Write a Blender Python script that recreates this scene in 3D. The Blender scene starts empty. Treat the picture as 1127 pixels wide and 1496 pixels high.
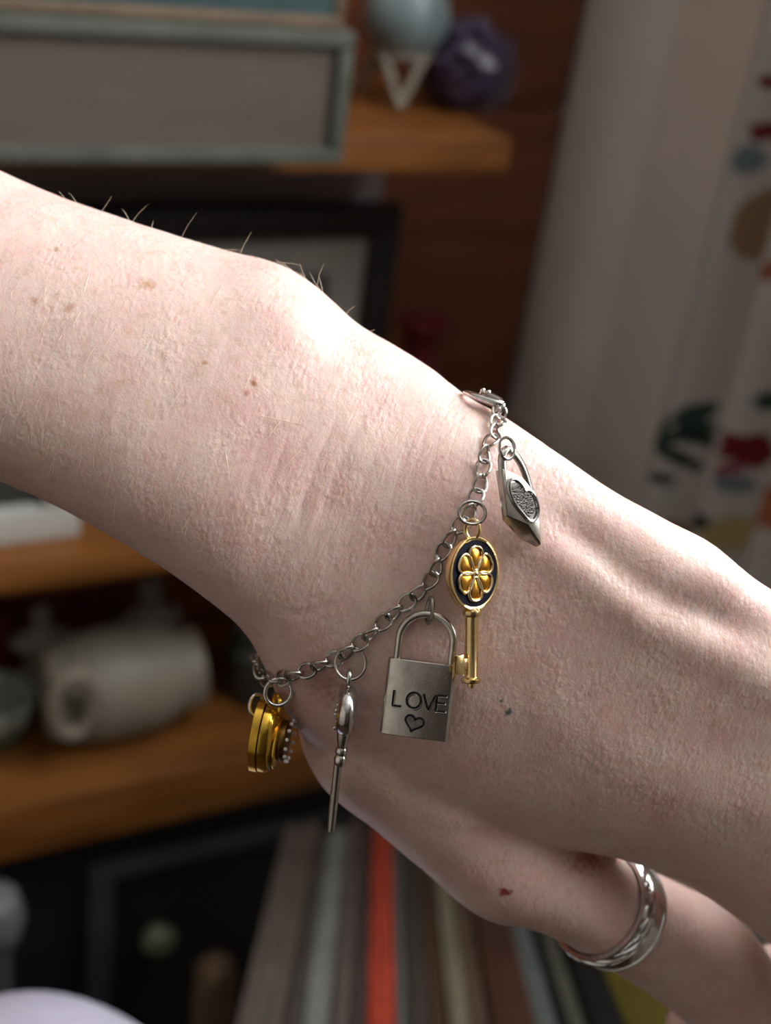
import bpy, bmesh, math, random
import numpy as np
from mathutils import Vector, Matrix
from mathutils.bvhtree import BVHTree

random.seed(7)
rng = np.random.default_rng(7)
scene = bpy.context.scene
COL = scene.collection

# ------------------------------------------------------------------ camera
F = 1840.0                                   # focal length in pixels of the 1127x1496 frame
CX, CY = 563.5, 748.0
R = Matrix(((.891, .119, -.439), (-.437, .491, -.754), (.126, .863, .489)))
xa = Vector(R[0]).normalized()
za = (Vector(R[2]) - xa * xa.dot(Vector(R[2]))).normalized()
ya = za.cross(xa)
R = Matrix((xa, ya, za))                     # camera axes -> world axes
CAM = Vector((0, 0, 1.5))
CM = Matrix.Translation(CAM) @ R.to_4x4()
D0 = 225.0                                   # mm from the camera to the plane of the bracelet
cd = bpy.data.cameras.new('camera')
cam = bpy.data.objects.new('camera', cd)
COL.objects.link(cam)
cam.matrix_world = CM
cd.sensor_fit = 'VERTICAL'
cd.sensor_height = 36.0
cd.lens = F / 1496 * 36.0
cd.clip_start = .01
cd.clip_end = 50
cd.dof.use_dof = True
cd.dof.focus_distance = .2245
cd.dof.aperture_fstop = cd.lens / 3.9
scene.camera = cam

# ------------------------------------------------------------------ world, daylight, exposure
w = bpy.data.worlds.new('world')
scene.world = w
w.use_nodes = True
w.node_tree.nodes['Background'].inputs[0].default_value = (.75, .85, 1, 1)
w.node_tree.nodes['Background'].inputs[1].default_value = .6
WIN_Y0, WIN_Y1, WIN_Z0, WIN_Z1, WALL_X = -.36, .55, 1.58, 2.55, .66
ld = bpy.data.lights.new('window_daylight', 'AREA')
ld.shape = 'RECTANGLE'
ld.size = WIN_Z1 - WIN_Z0
ld.size_y = WIN_Y1 - WIN_Y0
ld.energy = 35.5
ld.color = (.97, .985, 1)
lo = bpy.data.objects.new('window_daylight', ld)
COL.objects.link(lo)
lo.location = (WALL_X + .09, (WIN_Y0 + WIN_Y1) / 2, (WIN_Z0 + WIN_Z1) / 2)
lo.rotation_euler = (0, math.radians(90), 0)
scene.view_settings.view_transform = 'Standard'
scene.view_settings.look = 'None'
scene.view_settings.gamma = 1
scene.view_settings.use_curve_mapping = False
scene.view_settings.exposure = 0.0
scene.cycles.use_adaptive_sampling = True
scene.cycles.adaptive_threshold = .03
scene.cycles.max_bounces = 6
scene.cycles.diffuse_bounces = 4
scene.cycles.glossy_bounces = 4
scene.cycles.transmission_bounces = 2


# ------------------------------------------------------------------ helpers
def ray(px, py):
    return R @ Vector(((px - CX) / F, (CY - py) / F, -1))


def onY(px, py, Y):
    d = ray(px, py)
    return CAM + d * (Y / d.y)


def onZ(px, py, Z):
    d = ray(px, py)
    return CAM + d * ((Z - CAM.z) / d.z)


def onX(px, py, X):
    d = ray(px, py)
    return CAM + d * (X / d.x)


def at(px, py, depth):
    return CAM + ray(px, py) * depth


LM = CM @ Matrix.Translation((0, 0, -D0 / 1000))     # frame the arm and jewellery are modelled in (mm)


def P(px, py, z=0.0):
    s = (D0 - z) / F
    return Vector(((px - CX) * s, (CY - py) * s, z))


def tag(o, label=None, cat=None, group=None, kind=None):
    if label: o['label'] = label
    if cat: o['category'] = cat
    if group: o['group'] = group
    if kind: o['kind'] = kind
    return o


def empty(name, mw=None):
    o = bpy.data.objects.new(name, None)
    COL.objects.link(o)
    o.empty_display_size = .01
    if mw is not None: o.matrix_world = mw
    return o


class MB:
    def __init__(s):
        s.v, s.f = [], []

    def add(s, vs, fs):
        o = len(s.v)
        s.v += [Vector(p) for p in vs]
        s.f += [tuple(i + o for i in f) for f in fs]
        return s

    def tube(s, pts, r, n=10, closed=False, caps=True, flat=None, ref=None):
        pts = [Vector(p) for p in pts]
        m = len(pts)
        rr = r if hasattr(r, '__len__') else [r] * m
        vs, prev = [], None
        for i in range(m):
            a = pts[(i - 1) % m] if (closed or i) else pts[0]
            b = pts[(i + 1) % m] if (closed or i < m - 1) else pts[-1]
            t = (b - a).normalized()
            if prev is None:
                u = Vector(ref) if ref else (Vector((0, 0, 1)) if abs(t.z) < .9 else Vector((1, 0, 0)))
            else:
                u = prev
            u = (u - t * u.dot(t)).normalized()
            prev = u
            w_ = t.cross(u)
            for k in range(n):
                an = 2 * math.pi * k / n
                vs.append(pts[i] + (u * math.cos(an) * (flat or 1) + w_ * math.sin(an)) * rr[i])
        fs = []
        for i in range(m if closed else m - 1):
            j = (i + 1) % m
            for k in range(n):
                l = (k + 1) % n
                fs.append((i * n + k, i * n + l, j * n + l, j * n + k))
        if not closed and caps:
            fs.append(tuple(range(n - 1, -1, -1)))
            fs.append(tuple((m - 1) * n + k for k in range(n)))
        return s.add(vs, fs)

    def lathe(s, prof, o, ax, n=24, sq=(1, 1), ref=None):
        """prof: list of (radius, height along ax)"""
        ax = Vector(ax).normalized()
        u = Vector(ref) if ref else (Vector((1, 0, 0)) if abs(ax.x) < .9 else Vector((0, 1, 0)))
        u = (u - ax * u.dot(ax)).normalized()
        w_ = ax.cross(u)
        vs = []
        for r, h in prof:
            for k in range(n):
                an = 2 * math.pi * k / n
                vs.append(Vector(o) + ax * h + (u * math.cos(an) * sq[0] + w_ * math.sin(an) * sq[1]) * r)
        fs = []
        for i in range(len(prof) - 1):
            for k in range(n):
                l = (k + 1) % n
                fs.append((i * n + k, i * n + l, (i + 1) * n + l, (i + 1) * n + k))
        fs.append(tuple(range(n - 1, -1, -1)))
        fs.append(tuple((len(prof) - 1) * n + k for k in range(n)))
        return s.add(vs, fs)

    def ball(s, o, r, n=12, sc=(1, 1, 1)):
        prof = [(max(1e-4, math.sin(math.pi * i / n)), -math.cos(math.pi * i / n)) for i in range(n + 1)]
        b = len(s.v)
        s.lathe([(a * r, h * r) for a, h in prof], (0, 0, 0), (0, 0, 1), n * 2)
        for i in range(b, len(s.v)):
            p = s.v[i]
            s.v[i] = Vector(o) + Vector((p.x * sc[0], p.y * sc[1], p.z * sc[2]))
        return s

    def box(s, a, b):
        x0, y0, z0 = a
        x1, y1, z1 = b
        return s.add([(x0, y0, z0), (x1, y0, z0), (x1, y1, z0), (x0, y1, z0), (x0, y0, z1), (x1, y0, z1), (x1, y1, z1), (x0, y1, z1)],
                     [(0, 3, 2, 1), (4, 5, 6, 7), (0, 1, 5, 4), (1, 2, 6, 5), (2, 3, 7, 6), (3, 0, 4, 7)])

    def prism(s, poly, off):
        poly = [Vector(p) for p in poly]
        n = len(poly)
        off = Vector(off)
        vs = poly + [p + off for p in poly]
        fs = [tuple(range(n)), tuple(range(2 * n - 1, n - 1, -1))]
        for i in range(n):
            j = (i + 1) % n
            fs.append((i, i + n, j + n, j))
        return s.add(vs, fs)

    def build(s, name, mat, parent=None, mw=None, smooth=40, bevel=0, bseg=2, scale=1.0, origin=None, up=False):
        """world-space when no mw; mm-space when scale=.001"""
        org = Vector(origin) if origin is not None else Vector((0, 0, 0))
        me = bpy.data.meshes.new(name)
        me.from_pydata([tuple((p - org) * scale) for p in s.v], [], s.f)
        bm = bmesh.new()
        bm.from_mesh(me)
        bmesh.ops.recalc_face_normals(bm, faces=bm.faces)
        if bevel:
            es = [e for e in bm.edges if len(e.link_faces) == 2 and e.calc_face_angle(0) > math.radians(25)]
            bmesh.ops.bevel(bm, geom=es, offset=bevel * scale, segments=bseg, affect='EDGES', profile=.6, clamp_overlap=True)
        bm.to_mesh(me)
        bm.free()
        me.materials.append(mat)
        if smooth:
            me.shade_smooth()
            me.set_sharp_from_angle(angle=math.radians(smooth))
        o = bpy.data.objects.new(name, me)
        COL.objects.link(o)
        if parent is not None:
            o.parent = parent
        if mw is not None:
            o.matrix_local = mw
        return o


# ------------------------------------------------------------------ materials
MATS = {}


def mat(name, col, rough=.5, metal=0.0, col2=None, nscale=30, bump=0, bscale=200, stretch=None, spec=.5, sss=0, coat=0, ramp=(.35, .65), detail=4):
    if name in MATS: return MATS[name]
    m = bpy.data.materials.new(name)
    m.use_nodes = True
    nt = m.node_tree
    b = nt.nodes['Principled BSDF']
    b.inputs['Base Color'].default_value = (*col, 1)
    b.inputs['Roughness'].default_value = rough
    b.inputs['Metallic'].default_value = metal
    b.inputs['Specular IOR Level'].default_value = spec
    if coat:
        b.inputs['Coat Weight'].default_value = coat
        b.inputs['Coat Roughness'].default_value = .05
    if sss:
        b.inputs['Subsurface Weight'].default_value = sss
        b.inputs['Subsurface Scale'].default_value = .005
    tc = nt.nodes.new('ShaderNodeTexCoord')
    mp = nt.nodes.new('ShaderNodeMapping')
    nt.links.new(tc.outputs['Object'], mp.inputs[0])
    if stretch: mp.inputs['Scale'].default_value = stretch
    if col2:
        n = nt.nodes.new('ShaderNodeTexNoise')
        n.inputs['Scale'].default_value = nscale
        n.inputs['Detail'].default_value = detail
        nt.links.new(mp.outputs[0], n.inputs['Vector'])
        r = nt.nodes.new('ShaderNodeValToRGB')
        r.color_ramp.elements[0].position = ramp[0]
        r.color_ramp.elements[1].position = ramp[1]
        r.color_ramp.elements[0].color = (*col, 1)
        r.color_ramp.elements[1].color = (*col2, 1)
        nt.links.new(n.outputs['Fac'], r.inputs[0])
        nt.links.new(r.outputs[0], b.inputs['Base Color'])
    if bump:
        n2 = nt.nodes.new('ShaderNodeTexNoise')
        n2.inputs['Scale'].default_value = bscale
        n2.inputs['Detail'].default_value = 5
        nt.links.new(mp.outputs[0], n2.inputs['Vector'])
        bn = nt.nodes.new('ShaderNodeBump')
        bn.inputs['Strength'].default_value = bump
        bn.inputs['Distance'].default_value = .0005
        nt.links.new(n2.outputs['Fac'], bn.inputs['Height'])
        nt.links.new(bn.outputs[0], b.inputs['Normal'])
    MATS[name] = m
    return m


def srgb(r, g, b):
    f = lambda c: (c / 255 / 12.92) if c / 255 <= .04045 else ((c / 255 + .055) / 1.055) ** 2.4
    return (f(r), f(g), f(b))


def vcol_mat(name, rough=.8, trans=0):
    m = bpy.data.materials.new(name)
    m.use_nodes = True
    nt = m.node_tree
    b = nt.nodes['Principled BSDF']
    a = nt.nodes.new('ShaderNodeVertexColor')
    a.layer_name = 'print'
    nt.links.new(a.outputs[0], b.inputs['Base Color'])
    b.inputs['Roughness'].default_value = rough
    if trans:
        t = nt.nodes.new('ShaderNodeBsdfTranslucent')
        nt.links.new(a.outputs[0], t.inputs[0])
        mx = nt.nodes.new('ShaderNodeMixShader')
        mx.inputs[0].default_value = trans
        nt.links.new(b.outputs[0], mx.inputs[1])
        nt.links.new(t.outputs[0], mx.inputs[2])
        nt.links.new(mx.outputs[0], nt.nodes['Material Output'].inputs[0])
    return m


WOOD = mat('orange_pine', (.27, .10, .019), .45, col2=(.16, .055, .011), nscale=9, stretch=(1, 8, 8), bump=.2, bscale=40)
PANEL = mat('brown_wood', (.22, .07, .03), .45, col2=(.155, .046, .021), nscale=7, stretch=(1, 6, 8), bump=.15, bscale=40)
WALL = mat('wall_paint', (.84, .79, .72), .85, col2=(.81, .76, .69), nscale=3, bump=.05, bscale=60)
TRIM = mat('trim_paint', (.80, .76, .69), .6, col2=(.76, .72, .65), nscale=6)
WALL2 = mat('wall_paper_deep', (.66, .61, .54), .9, col2=(.62, .57, .50), nscale=4)
WALL3 = mat('darkened_rear_wall', (.09, .07, .06), .7, col2=(.07, .055, .045), nscale=4)  # unseen rear wall, darkened to cut fill light on the arm
CEIL = mat('ceiling_paint', (.7, .68, .66), .9, col2=(.66, .65, .63), nscale=2)
FLOOR = mat('floor_wood', (.10, .055, .03), .5, col2=(.07, .035, .02), nscale=6, stretch=(1, 9, 1))

# ------------------------------------------------------------------ room
YB = .90
def struct(name, mb, m, **k):
    return tag(mb.build(name, m, **k), kind='structure')

struct('floor', MB().box((-1.7, -1.8, -.05), (.8, 1.0, 0)), FLOOR)
struct('ceiling', MB().box((-1.7, -1.8, 2.6), (.8, 1.0, 2.65)), CEIL)
struct('wall_left', MB().box((-1.7, -1.8, 0), (-1.6, 1.0, 2.6)), WALL2)
struct('wall_rear', MB().box((-1.7, -1.9, 0), (.8, -1.8, 2.6)), WALL3)
struct('wall_back', MB().box((-1.7, YB + .02, 0), (.8, 1.0, 2.6)), WALL)
wr = MB()
wr.box((WALL_X, WIN_Y1, 0), (WALL_X + .1, YB + .02, 2.6))
wr.box((WALL_X, -1.8, 0), (WALL_X + .1, WIN_Y0, 2.6))
wr.box((WALL_X, WIN_Y0, 0), (WALL_X + .1, WIN_Y1, WIN_Z0))
wr.box((WALL_X, WIN_Y0, WIN_Z1), (WALL_X + .1, WIN_Y1, 2.6))
struct('wall_right', wr, WALL)
# window frame around the opening
win = empty('window_1', Matrix.Translation((WALL_X, (WIN_Y0 + WIN_Y1) / 2, WIN_Z0)))
tag(win, kind='structure')
def wbox(name, a, b):
    o = MB().box(a, b).build(name, TRIM, win, bevel=.004, origin=win.location)
    return o
wbox('window_casing', (WALL_X - .02, WIN_Y1 + .001, WIN_Z0 - .05), (WALL_X - .001, WIN_Y1 + .07, WIN_Z1 + .05))
wbox('window_casing', (WALL_X - .02, WIN_Y0 - .07, WIN_Z0 - .05), (WALL_X - .001, WIN_Y0 - .001, WIN_Z1 + .05))
wbox('window_sill', (WALL_X - .05, WIN_Y0 - .07, WIN_Z0 - .03), (WALL_X + .05, WIN_Y1 + .07, WIN_Z0 - .001))
# trim with a rounded face in the corner beside the bookcase
tr = MB()
prof = [(0, YB + .015), (-.012, YB + .012), (-.016, YB - .01), (-.018, YB - .045), (-.014, .832), (-.004, .815), (.002, .80)]
pts = [Vector((WALL_X + dx, y, 0)) for dx, y in prof] + [Vector((WALL_X + .02, .80, 0)), Vector((WALL_X + .02, YB + .015, 0))]
tr.prism(pts, (0, 0, 2.59))
struct('trim_1', tr, TRIM, smooth=50)

# ------------------------------------------------------------------ bookcase
zt0, zt1 = onY(745, 252, .7).z, onY(745, 203, .7).z
zm0, zm1 = onY(0, 871, .7).z, onY(0, 832, .7).z
zl0, zl1 = onY(0, 1261, .7).z, onY(0, 1186, .7).z
xe = onY(747, 225, .7).x
bc = empty('bookcase', Matrix.Translation((0, .8, 0)))
tag(bc, 'brown wooden bookcase with orange pine shelves and boarded back', 'bookcase')
O = Vector((0, .8, 0))
for (z0, z1, x1) in ((zt0, zt1, xe), (zm0, zm1, .60), (zl0, zl1, .60), (.34, .36, .60)):
    MB().box((-1.1, .70, z0), (x1, YB - .004, z1)).build('shelf', WOOD, bc, bevel=.003, origin=O)
zcrack = onY(800, 160, YB).z
edges = [0.002, .3, .62, zcrack - .30, zcrack, zcrack + .32, 2.2]
for a, b in zip(edges[:-1], edges[1:]):
    MB().box((-1.1, YB, a + .0015), (WALL_X - .02, YB + .018, b - .0015)).build('back_board', PANEL, bc, bevel=.003, origin=O)
MB().box((-1.13, .69, .002), (-1.102, YB, 2.2)).build('side_panel', PANEL, bc, bevel=.003, origin=O)

# ------------------------------------------------------------------ books lying on the top shelf
PAGES = mat('old_pages', srgb(96, 84, 76), .85, col2=srgb(84, 73, 66), nscale=30, stretch=(1, 1, 40))
GCOV = mat('grey_green_cloth', srgb(82, 86, 77), .7, col2=srgb(70, 75, 67), nscale=40)
TEAL = mat('teal_cloth', srgb(50, 74, 74), .7, col2=srgb(42, 64, 66), nscale=30)
TAN = mat('tan_board', srgb(112, 92, 72), .7, col2=srgb(98, 80, 62), nscale=40)


def flat_book(x0, x1, y0, y1, z0, z1, cov, pages, label, t=.006, lip=.006, rot=0):
    c = Vector(((x0 + x1) / 2, (y0 + y1) / 2, z0))
    e = empty('book', Matrix.Translation(c) @ Matrix.Rotation(rot, 4, 'Z'))
    tag(e, label, 'book')
    MB().box((x0, y0, z0), (x1, y1, z0 + t)).build('cover', cov, e, bevel=.002, origin=c)
    MB().box((x0, y0, z1 - t), (x1, y1, z1)).build('cover', cov, e, bevel=.002, origin=c)
    MB().box((x1 - t, y0, z0 + t), (x1, y1, z1 - t)).build('spine', cov, e, bevel=.002, origin=c)
    MB().box((x0 + lip, y0 + lip, z0 + t), (x1 - t, y1 - lip, z1 - t)).build('page_block', pages, e, origin=c)
    return e


pb = onZ(300, 240, zt1)
ybk = pb.y
ztop = onY(300, 36, ybk).z
x1b = onY(511, 150, ybk).x
flat_book(x1b - .30, x1b, ybk, ybk + .19, zt1, ztop, GCOV, PAGES, 'thick old book with grey-green covers lying flat on top shelf', t=.0085, lip=.005)
flat_book(x1b - .29, x1b - .006, ybk + .004, ybk + .18, ztop + .0005, ztop + .05, TAN, TEAL, 'teal block with tan cover lying on the thick old book', t=.006, lip=.002)

# ------------------------------------------------------------------ ball on a stand
ft = onZ(566, 166, zt1)
yb_ = ft.y + .028
sc_ = yb_ / ray(592, 30).y
bc_ = onY(594, 22, yb_)
rb = 64 / F * sc_
STONE = mat('blue_grey_stone', srgb(148, 168, 172), .35, col2=srgb(112, 128, 130), nscale=25)
CREAM = mat('cream_paint', srgb(150, 144, 130), .6, col2=srgb(134, 127, 114), nscale=40)
sb = MB().ball(bc_, rb, 16).build('stone_ball', STONE, origin=bc_)
sb.location = bc_
tag(sb, 'pale blue-grey polished stone ball resting on a cream stand', 'ball')
st = empty('ball_stand', Matrix.Translation((bc_.x, bc_.y, zt1)))
tag(st, 'cream three-footed stand with V shaped legs under the stone ball', 'stand')
zr = bc_.z - rb * .80
rr = rb * .62
MB().tube([Vector((rr * math.cos(a), rr * math.sin(a), zr - zt1)) for a in np.linspace(0, 2 * math.pi, 25)[:-1]], .0028, 8, closed=True).build('ring', CREAM, st)
for k in range(3):
    a0 = math.radians(-112 + 120 * k)
    foot = Vector((.030 * math.cos(a0), .030 * math.sin(a0), .004))
    for s_ in (-1, 1):
        a1 = a0 + s_ * math.radians(52)
        top = Vector((rr * 1.05 * math.cos(a1), rr * 1.05 * math.sin(a1), zr - zt1 + .003))
        MB().tube([foot, foot.lerp(top, .5), top], [.0026, .003, .0034], 8).build('leg', CREAM, st)

# ------------------------------------------------------------------ amethyst
am = onZ(690, 166, zt1) + Vector((.0, .012, 0))
AME = mat('amethyst', (.018, .012, .032), .3, col2=(.05, .036, .07), nscale=60, bump=.3, bscale=120)
AME2 = mat('amethyst_pale', (.10, .08, .14), .25, col2=(.04, .03, .065), nscale=80)
ea = empty('amethyst_cluster', Matrix.Translation(am))
tag(ea, 'dark purple amethyst crystal cluster on the end of top shelf', 'crystal')
bm = bmesh.new()
bmesh.ops.create_icosphere(bm, subdivisions=3, radius=1)
for v in bm.verts:
    n = math.sin(v.co.x * 5 + 1) * math.cos(v.co.y * 6) * .08 + random.uniform(-.05, .05)
    v.co = v.co * (1 + n)
    v.co = Vector((v.co.x * .033, v.co.y * .026, max(-.002, v.co.z * .03 + .022)))
me = bpy.data.meshes.new('rock'); bm.to_mesh(me); bm.free(); me.materials.append(AME)
ro = bpy.data.objects.new('rock', me); COL.objects.link(ro); ro.parent = ea
ro.location.z = .003
for k in range(46):
    th = random.uniform(0, 2 * math.pi); ph = random.uniform(.0, 1.35)
    d = Vector((math.sin(ph) * math.cos(th), math.sin(ph) * math.sin(th), math.cos(ph)))
    base = Vector((d.x * .029, d.y * .023, d.z * .028 + .022))
    ax = (d + Vector((random.uniform(-.3, .3), random.uniform(-.3, .3), random.uniform(0, .4)))).normalized()
    L = random.uniform(.007, .014); r_ = L * .36
    MB().lathe([(r_ * .9, -.003), (r_, L * .55), (r_ * .1, L)], base, ax, 6).build('crystal_point', AME2 if (d.z > .75 or k % 7 == 0) else AME, ea, smooth=0)

# ------------------------------------------------------------------ frames in the second compartment
BLACK = mat('black_lacquer', (.008, .007, .008), .5, col2=(.013, .011, .012), nscale=20)
MATB = mat('grey_white_mat', srgb(160, 156, 150), .8, col2=srgb(150, 146, 140), nscale=20)
BLUEP = mat('blue_grey_print', srgb(60, 72, 80), .7, col2=srgb(92, 104, 108), nscale=25)
GREYB = mat('lilac_grey_board', srgb(150, 142, 146), .8, col2=srgb(138, 130, 134), nscale=15)
WHITEF = mat('white_frame_paint', srgb(205, 205, 198), .5, col2=srgb(192, 192, 186), nscale=15)
DARKP = mat('dark_print', srgb(70, 68, 62), .7, col2=srgb(40, 40, 40), nscale=18)


def frame(name, x0, x1, z0, z1, y, fw, t, fm, label, mat_w=0, mm=None, pm=None):
    c = Vector(((x0 + x1) / 2, y, z0))
    e = empty(name, Matrix.Translation(c))
    tag(e, label, 'picture frame')
    for a, b in (((x0, y, z0), (x1, y + t, z0 + fw)), ((x0, y, z1 - fw), (x1, y + t, z1)),
                 ((x0, y, z0 + fw), (x0 + fw, y + t, z1 - fw)), ((x1 - fw, y, z0 + fw), (x1, y + t, z1 - fw))):
        MB().box(a, b).build('rail', fm, e, bevel=.002, origin=c)
    if mat_w:
        q = fw + mat_w
        for a, b in (((x0 + fw, y + t * .4, z0 + fw), (x1 - fw, y + t * .6, z0 + q)), ((x0 + fw, y + t * .4, z1 - q), (x1 - fw, y + t * .6, z1 - fw)),
                     ((x0 + fw, y + t * .4, z0 + q), (x0 + q, y + t * .6, z1 - q)), ((x1 - q, y + t * .4, z0 + q), (x1 - fw, y + t * .6, z1 - q))):
            MB().box(a, b).build('mat_board', mm, e, origin=c)
    MB().box((x0 + fw, y + t * .7, z0 + fw), (x1 - fw, y + t * .9, z1 - fw)).build('picture', pm, e, origin=c)
    return e


yf = .80
p_tr = onY(592, 303, yf)
p_in = onY(546, 337, yf)
fw = p_in.x and (p_tr.x - p_in.x)
frame('picture_frame', p_tr.x - .34, p_tr.x, zm1, p_tr.z, yf, fw, .018, BLACK, 'black picture frame with pale mat and blue-grey print behind the forearm',
      mat_w=.028, mm=MATB, pm=BLUEP)
g_tr = onY(563, 256, .86)
gb = MB().box((g_tr.x - .42, .86, zm1), (g_tr.x, .885, min(zt0 - .004, g_tr.z + .02))).build('storage_box', GREYB, bevel=.002)
tag(gb, 'lilac-grey flat box standing behind the black picture frame', 'box')
yw = .728
w_br = onY(118, 806, yw)
frame('picture_frame', w_br.x - .2, w_br.x, zm1, zm1 + .14, yw, onY(118, 720, yw).x - onY(66, 720, yw).x, .016, WHITEF,
      'white picture frame with dark picture on the middle shelf', pm=DARKP)
# red ornament
RED = mat('dark_red_glaze', (.10, .006, .012), .4, col2=(.15, .012, .02), nscale=30)
rp = onY(622, 470, .82)
ro_ = empty('red_vase', Matrix.Translation((rp.x, .82, zm1)))
tag(ro_, 'small dark red bud vase peeking over the wrist', 'vase')
h = rp.z - zm1
MB().lathe([(.014, 0), (.02, .004), (.024, h * .35), (.017, h * .62), (.012, h * .76), (.016, h * .9), (.021, h)], (0, 0, 0), (0, 0, 1), 24).build('body', RED, ro_)
MB().tube([Vector((.020 * math.cos(a), .020 * math.sin(a), h)) for a in np.linspace(0, 2 * math.pi, 25)[:-1]], .0022, 8, closed=True).build('lip', RED, ro_)

# ------------------------------------------------------------------ things on the lower shelf
PORC = mat('grey_white_porcelain', srgb(150, 148, 142), .5, col2=srgb(128, 126, 122), nscale=30)
IVORY = mat('ivory_ceramic', srgb(142, 136, 120), .5, col2=srgb(126, 119, 103), nscale=20)
GREENB = mat('pale_green_glaze', srgb(150, 160, 150), .4, col2=srgb(132, 144, 134), nscale=20)
GREEN = mat('dark_green_glaze', srgb(20, 62, 48), .4, col2=srgb(28, 70, 54), nscale=20)


def bust(px, py_top, y, label, k=1.0):
    top = onY(px, py_top, y)
    h = top.z - zl1
    e = empty('bust_figurine', Matrix.Translation((top.x, y, zl1)))
    tag(e, label, 'figurine', 'busts on the lower shelf')
    MB().lathe([(.018, 0), (.019, .006), (.012, .012), (.010, h * .3)], (0, 0, 0), (0, 0, 1), 20).build('plinth', PORC, e)
    MB().lathe([(.008, h * .3), (.021, h * .4), (.028, h * .5), (.024, h * .58), (.010, h * .64), (.008, h * .7)], (0, 0, 0), (0, 0, 1), 20, sq=(1, .6)).build('shoulders', PORC, e)
    MB().ball((0, 0, h * .84), h * .155 * k, 10, (.85, .95, 1.05)).build('head', PORC, e)


bust(62, 882, .85, 'small grey-white bust figurine at the left end of the lower shelf')
bust(222, 845, .85, 'small grey-white bust figurine behind the ivory jug')
for px, py, lab in ((4, 890, 'dark red bauble at the left edge of the photo'), (118, 880, 'dark red bauble between the two bust figurines')):
    p = onY(px, py, .88)
    e = empty('candle', Matrix.Translation((p.x, .88, zl1)))
    tag(e, lab.replace('bauble', 'candle'), 'candle', 'dark red candles')
    hh = p.z - zl1
    MB().lathe([(.012, 0), (.0125, hh * .9), (.011, hh)], (0, 0, 0), (0, 0, 1), 16).build('wax', RED, e)
    MB().tube([(0, 0, hh), (.0005, 0, hh + .006)], .0007, 6).build('wick', BLACK, e)
# ivory jug lying on its side
jt = onZ(250, 1045, zl1)
jl = onY(60, 990, jt.y)
jr = onY(285, 960, jt.y)
ej = empty('jug', Matrix.Translation((jt.x, jt.y, zl1)))
tag(ej, 'ivory ceramic jug lying on its side with looped handle, lower shelf', 'jug')
L = jr.x - jl.x
rj = (onY(170, 925, jt.y).z - zl1) / 2
xo = jl.x - jt.x
MB().lathe([(.004, .0), (rj * .78, .002), (rj * .92, L * .2), (rj, L * .45), (rj * .95, L * .7), (rj * .72, L * .9), (rj * .74, L), (rj * .66, L), (rj * .6, L * .9)],
           (xo, 0, rj), (1, 0, 0), 28).build('body', IVORY, ej)
hp = []
ha, hb = onY(78, 945, jt.y - .035), onY(120, 1075, jt.y - .035)
hc = (ha + hb) / 2 - Vector((jt.x, jt.y, zl1))
for a in np.linspace(0, 2 * math.pi, 33)[:-1]:
    hp.append(Vector((hc.x + .015 * math.cos(a), -rj - .004, max(.0065, hc.z + .027 * math.sin(a)))))
MB().tube(hp, .006, 10, closed=True).build('handle', IVORY, ej)
# bowl with green foot
bp = onZ(-5, 1075, zl1)
eb = empty('bowl', Matrix.Translation((bp.x, bp.y, zl1)))
tag(eb, 'pale green bowl with dark green foot at the lower left', 'bowl')
MB().lathe([(.014, 0), (.02, .002), (.021, .007), (.019, .008)], (0, 0, 0), (0, 0, 1), 24).build('foot', GREEN, eb)
MB().lathe([(.018, .008), (.026, .018), (.030, .032), (.031, .04), (.028, .04), (.026, .03), (.018, .014)], (0, 0, 0), (0, 0, 1), 24).build('cup', GREENB, eb)
# grey-green jar close to the bracelet end
GJ = mat('dull_green_jar', srgb(62, 66, 60), .5, col2=srgb(50, 52, 48), nscale=20)
jp = onZ(368, 1010, zl1)
eg = empty('jar', Matrix.Translation((jp.x, jp.y, zl1)))
tag(eg, 'dull grey-green jar on lower shelf behind the gold locket', 'jar')
MB().lathe([(.022, 0), (.025, .004), (.025, .048), (.018, .056)], (0, 0, 0), (0, 0, 1), 24).build('body', GJ, eg)
MB().lathe([(.019, .056), (.02, .058), (.02, .068), (.017, .07)], (0, 0, 0), (0, 0, 1), 24).build('lid', GJ, eg)

# ------------------------------------------------------------------ bottom compartment: added dark block for shade, pale knob, tan block
DARK = mat('charcoal_shade_and_rod', (.012, .012, .014), .5, col2=(.009, .009, .01), nscale=20)  # charcoal of the added shade block; the curtain rod uses it too
DARK2 = mat('slate_frame', srgb(58, 60, 64), .6, col2=srgb(50, 52, 56), nscale=20)
dk = empty('shade_block', Matrix.Translation((.2, .66, .36)))
tag(dk, 'charcoal block added as shade under lower shelf, with slate edging', 'shade block')
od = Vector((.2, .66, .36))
MB().box((-.5, .74, .361), (.58, .88, zl0 - .002)).build('body', DARK, dk, bevel=.004, origin=od)  # dark block added where the compartment is only in shade
a1, a2 = onY(152, 1275, .725), onY(195, 1460, .725)
q0, q1 = onY(150, 1275, .725), onY(176, 1275, .725)
MB().box((q0.x - .01, .725, .365), (q1.x - .004, .74, q0.z)).build('edging', DARK2, dk, bevel=.002, origin=od)
MB().box((q1.x - .004, .725, q0.z - .014), (.56, .74, q0.z)).build('edging', DARK2, dk, bevel=.002, origin=od)
kb = onY(230, 1368, .73)
KNOB = mat('pale_green_knob', srgb(120, 124, 100), .5, col2=srgb(96, 100, 82), nscale=60)
MB().lathe([(.006, .012), (.008, .004), (.014, .0), (.0155, -.006), (.012, -.012), (.004, -.014)], kb, (0, 1, 0), 20).build('knob', KNOB, dk, origin=od)
TANB = mat('tan_wood_block', srgb(122, 98, 76), .6, col2=srgb(104, 82, 62), nscale=20, stretch=(6, 6, 1))
tp = onY(318, 1400, .6)
tb = empty('wooden_post', Matrix.Translation((tp.x, .6, 0)))
tag(tb, 'tan wooden newel post with rounded cap left of the records', 'post')
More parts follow.
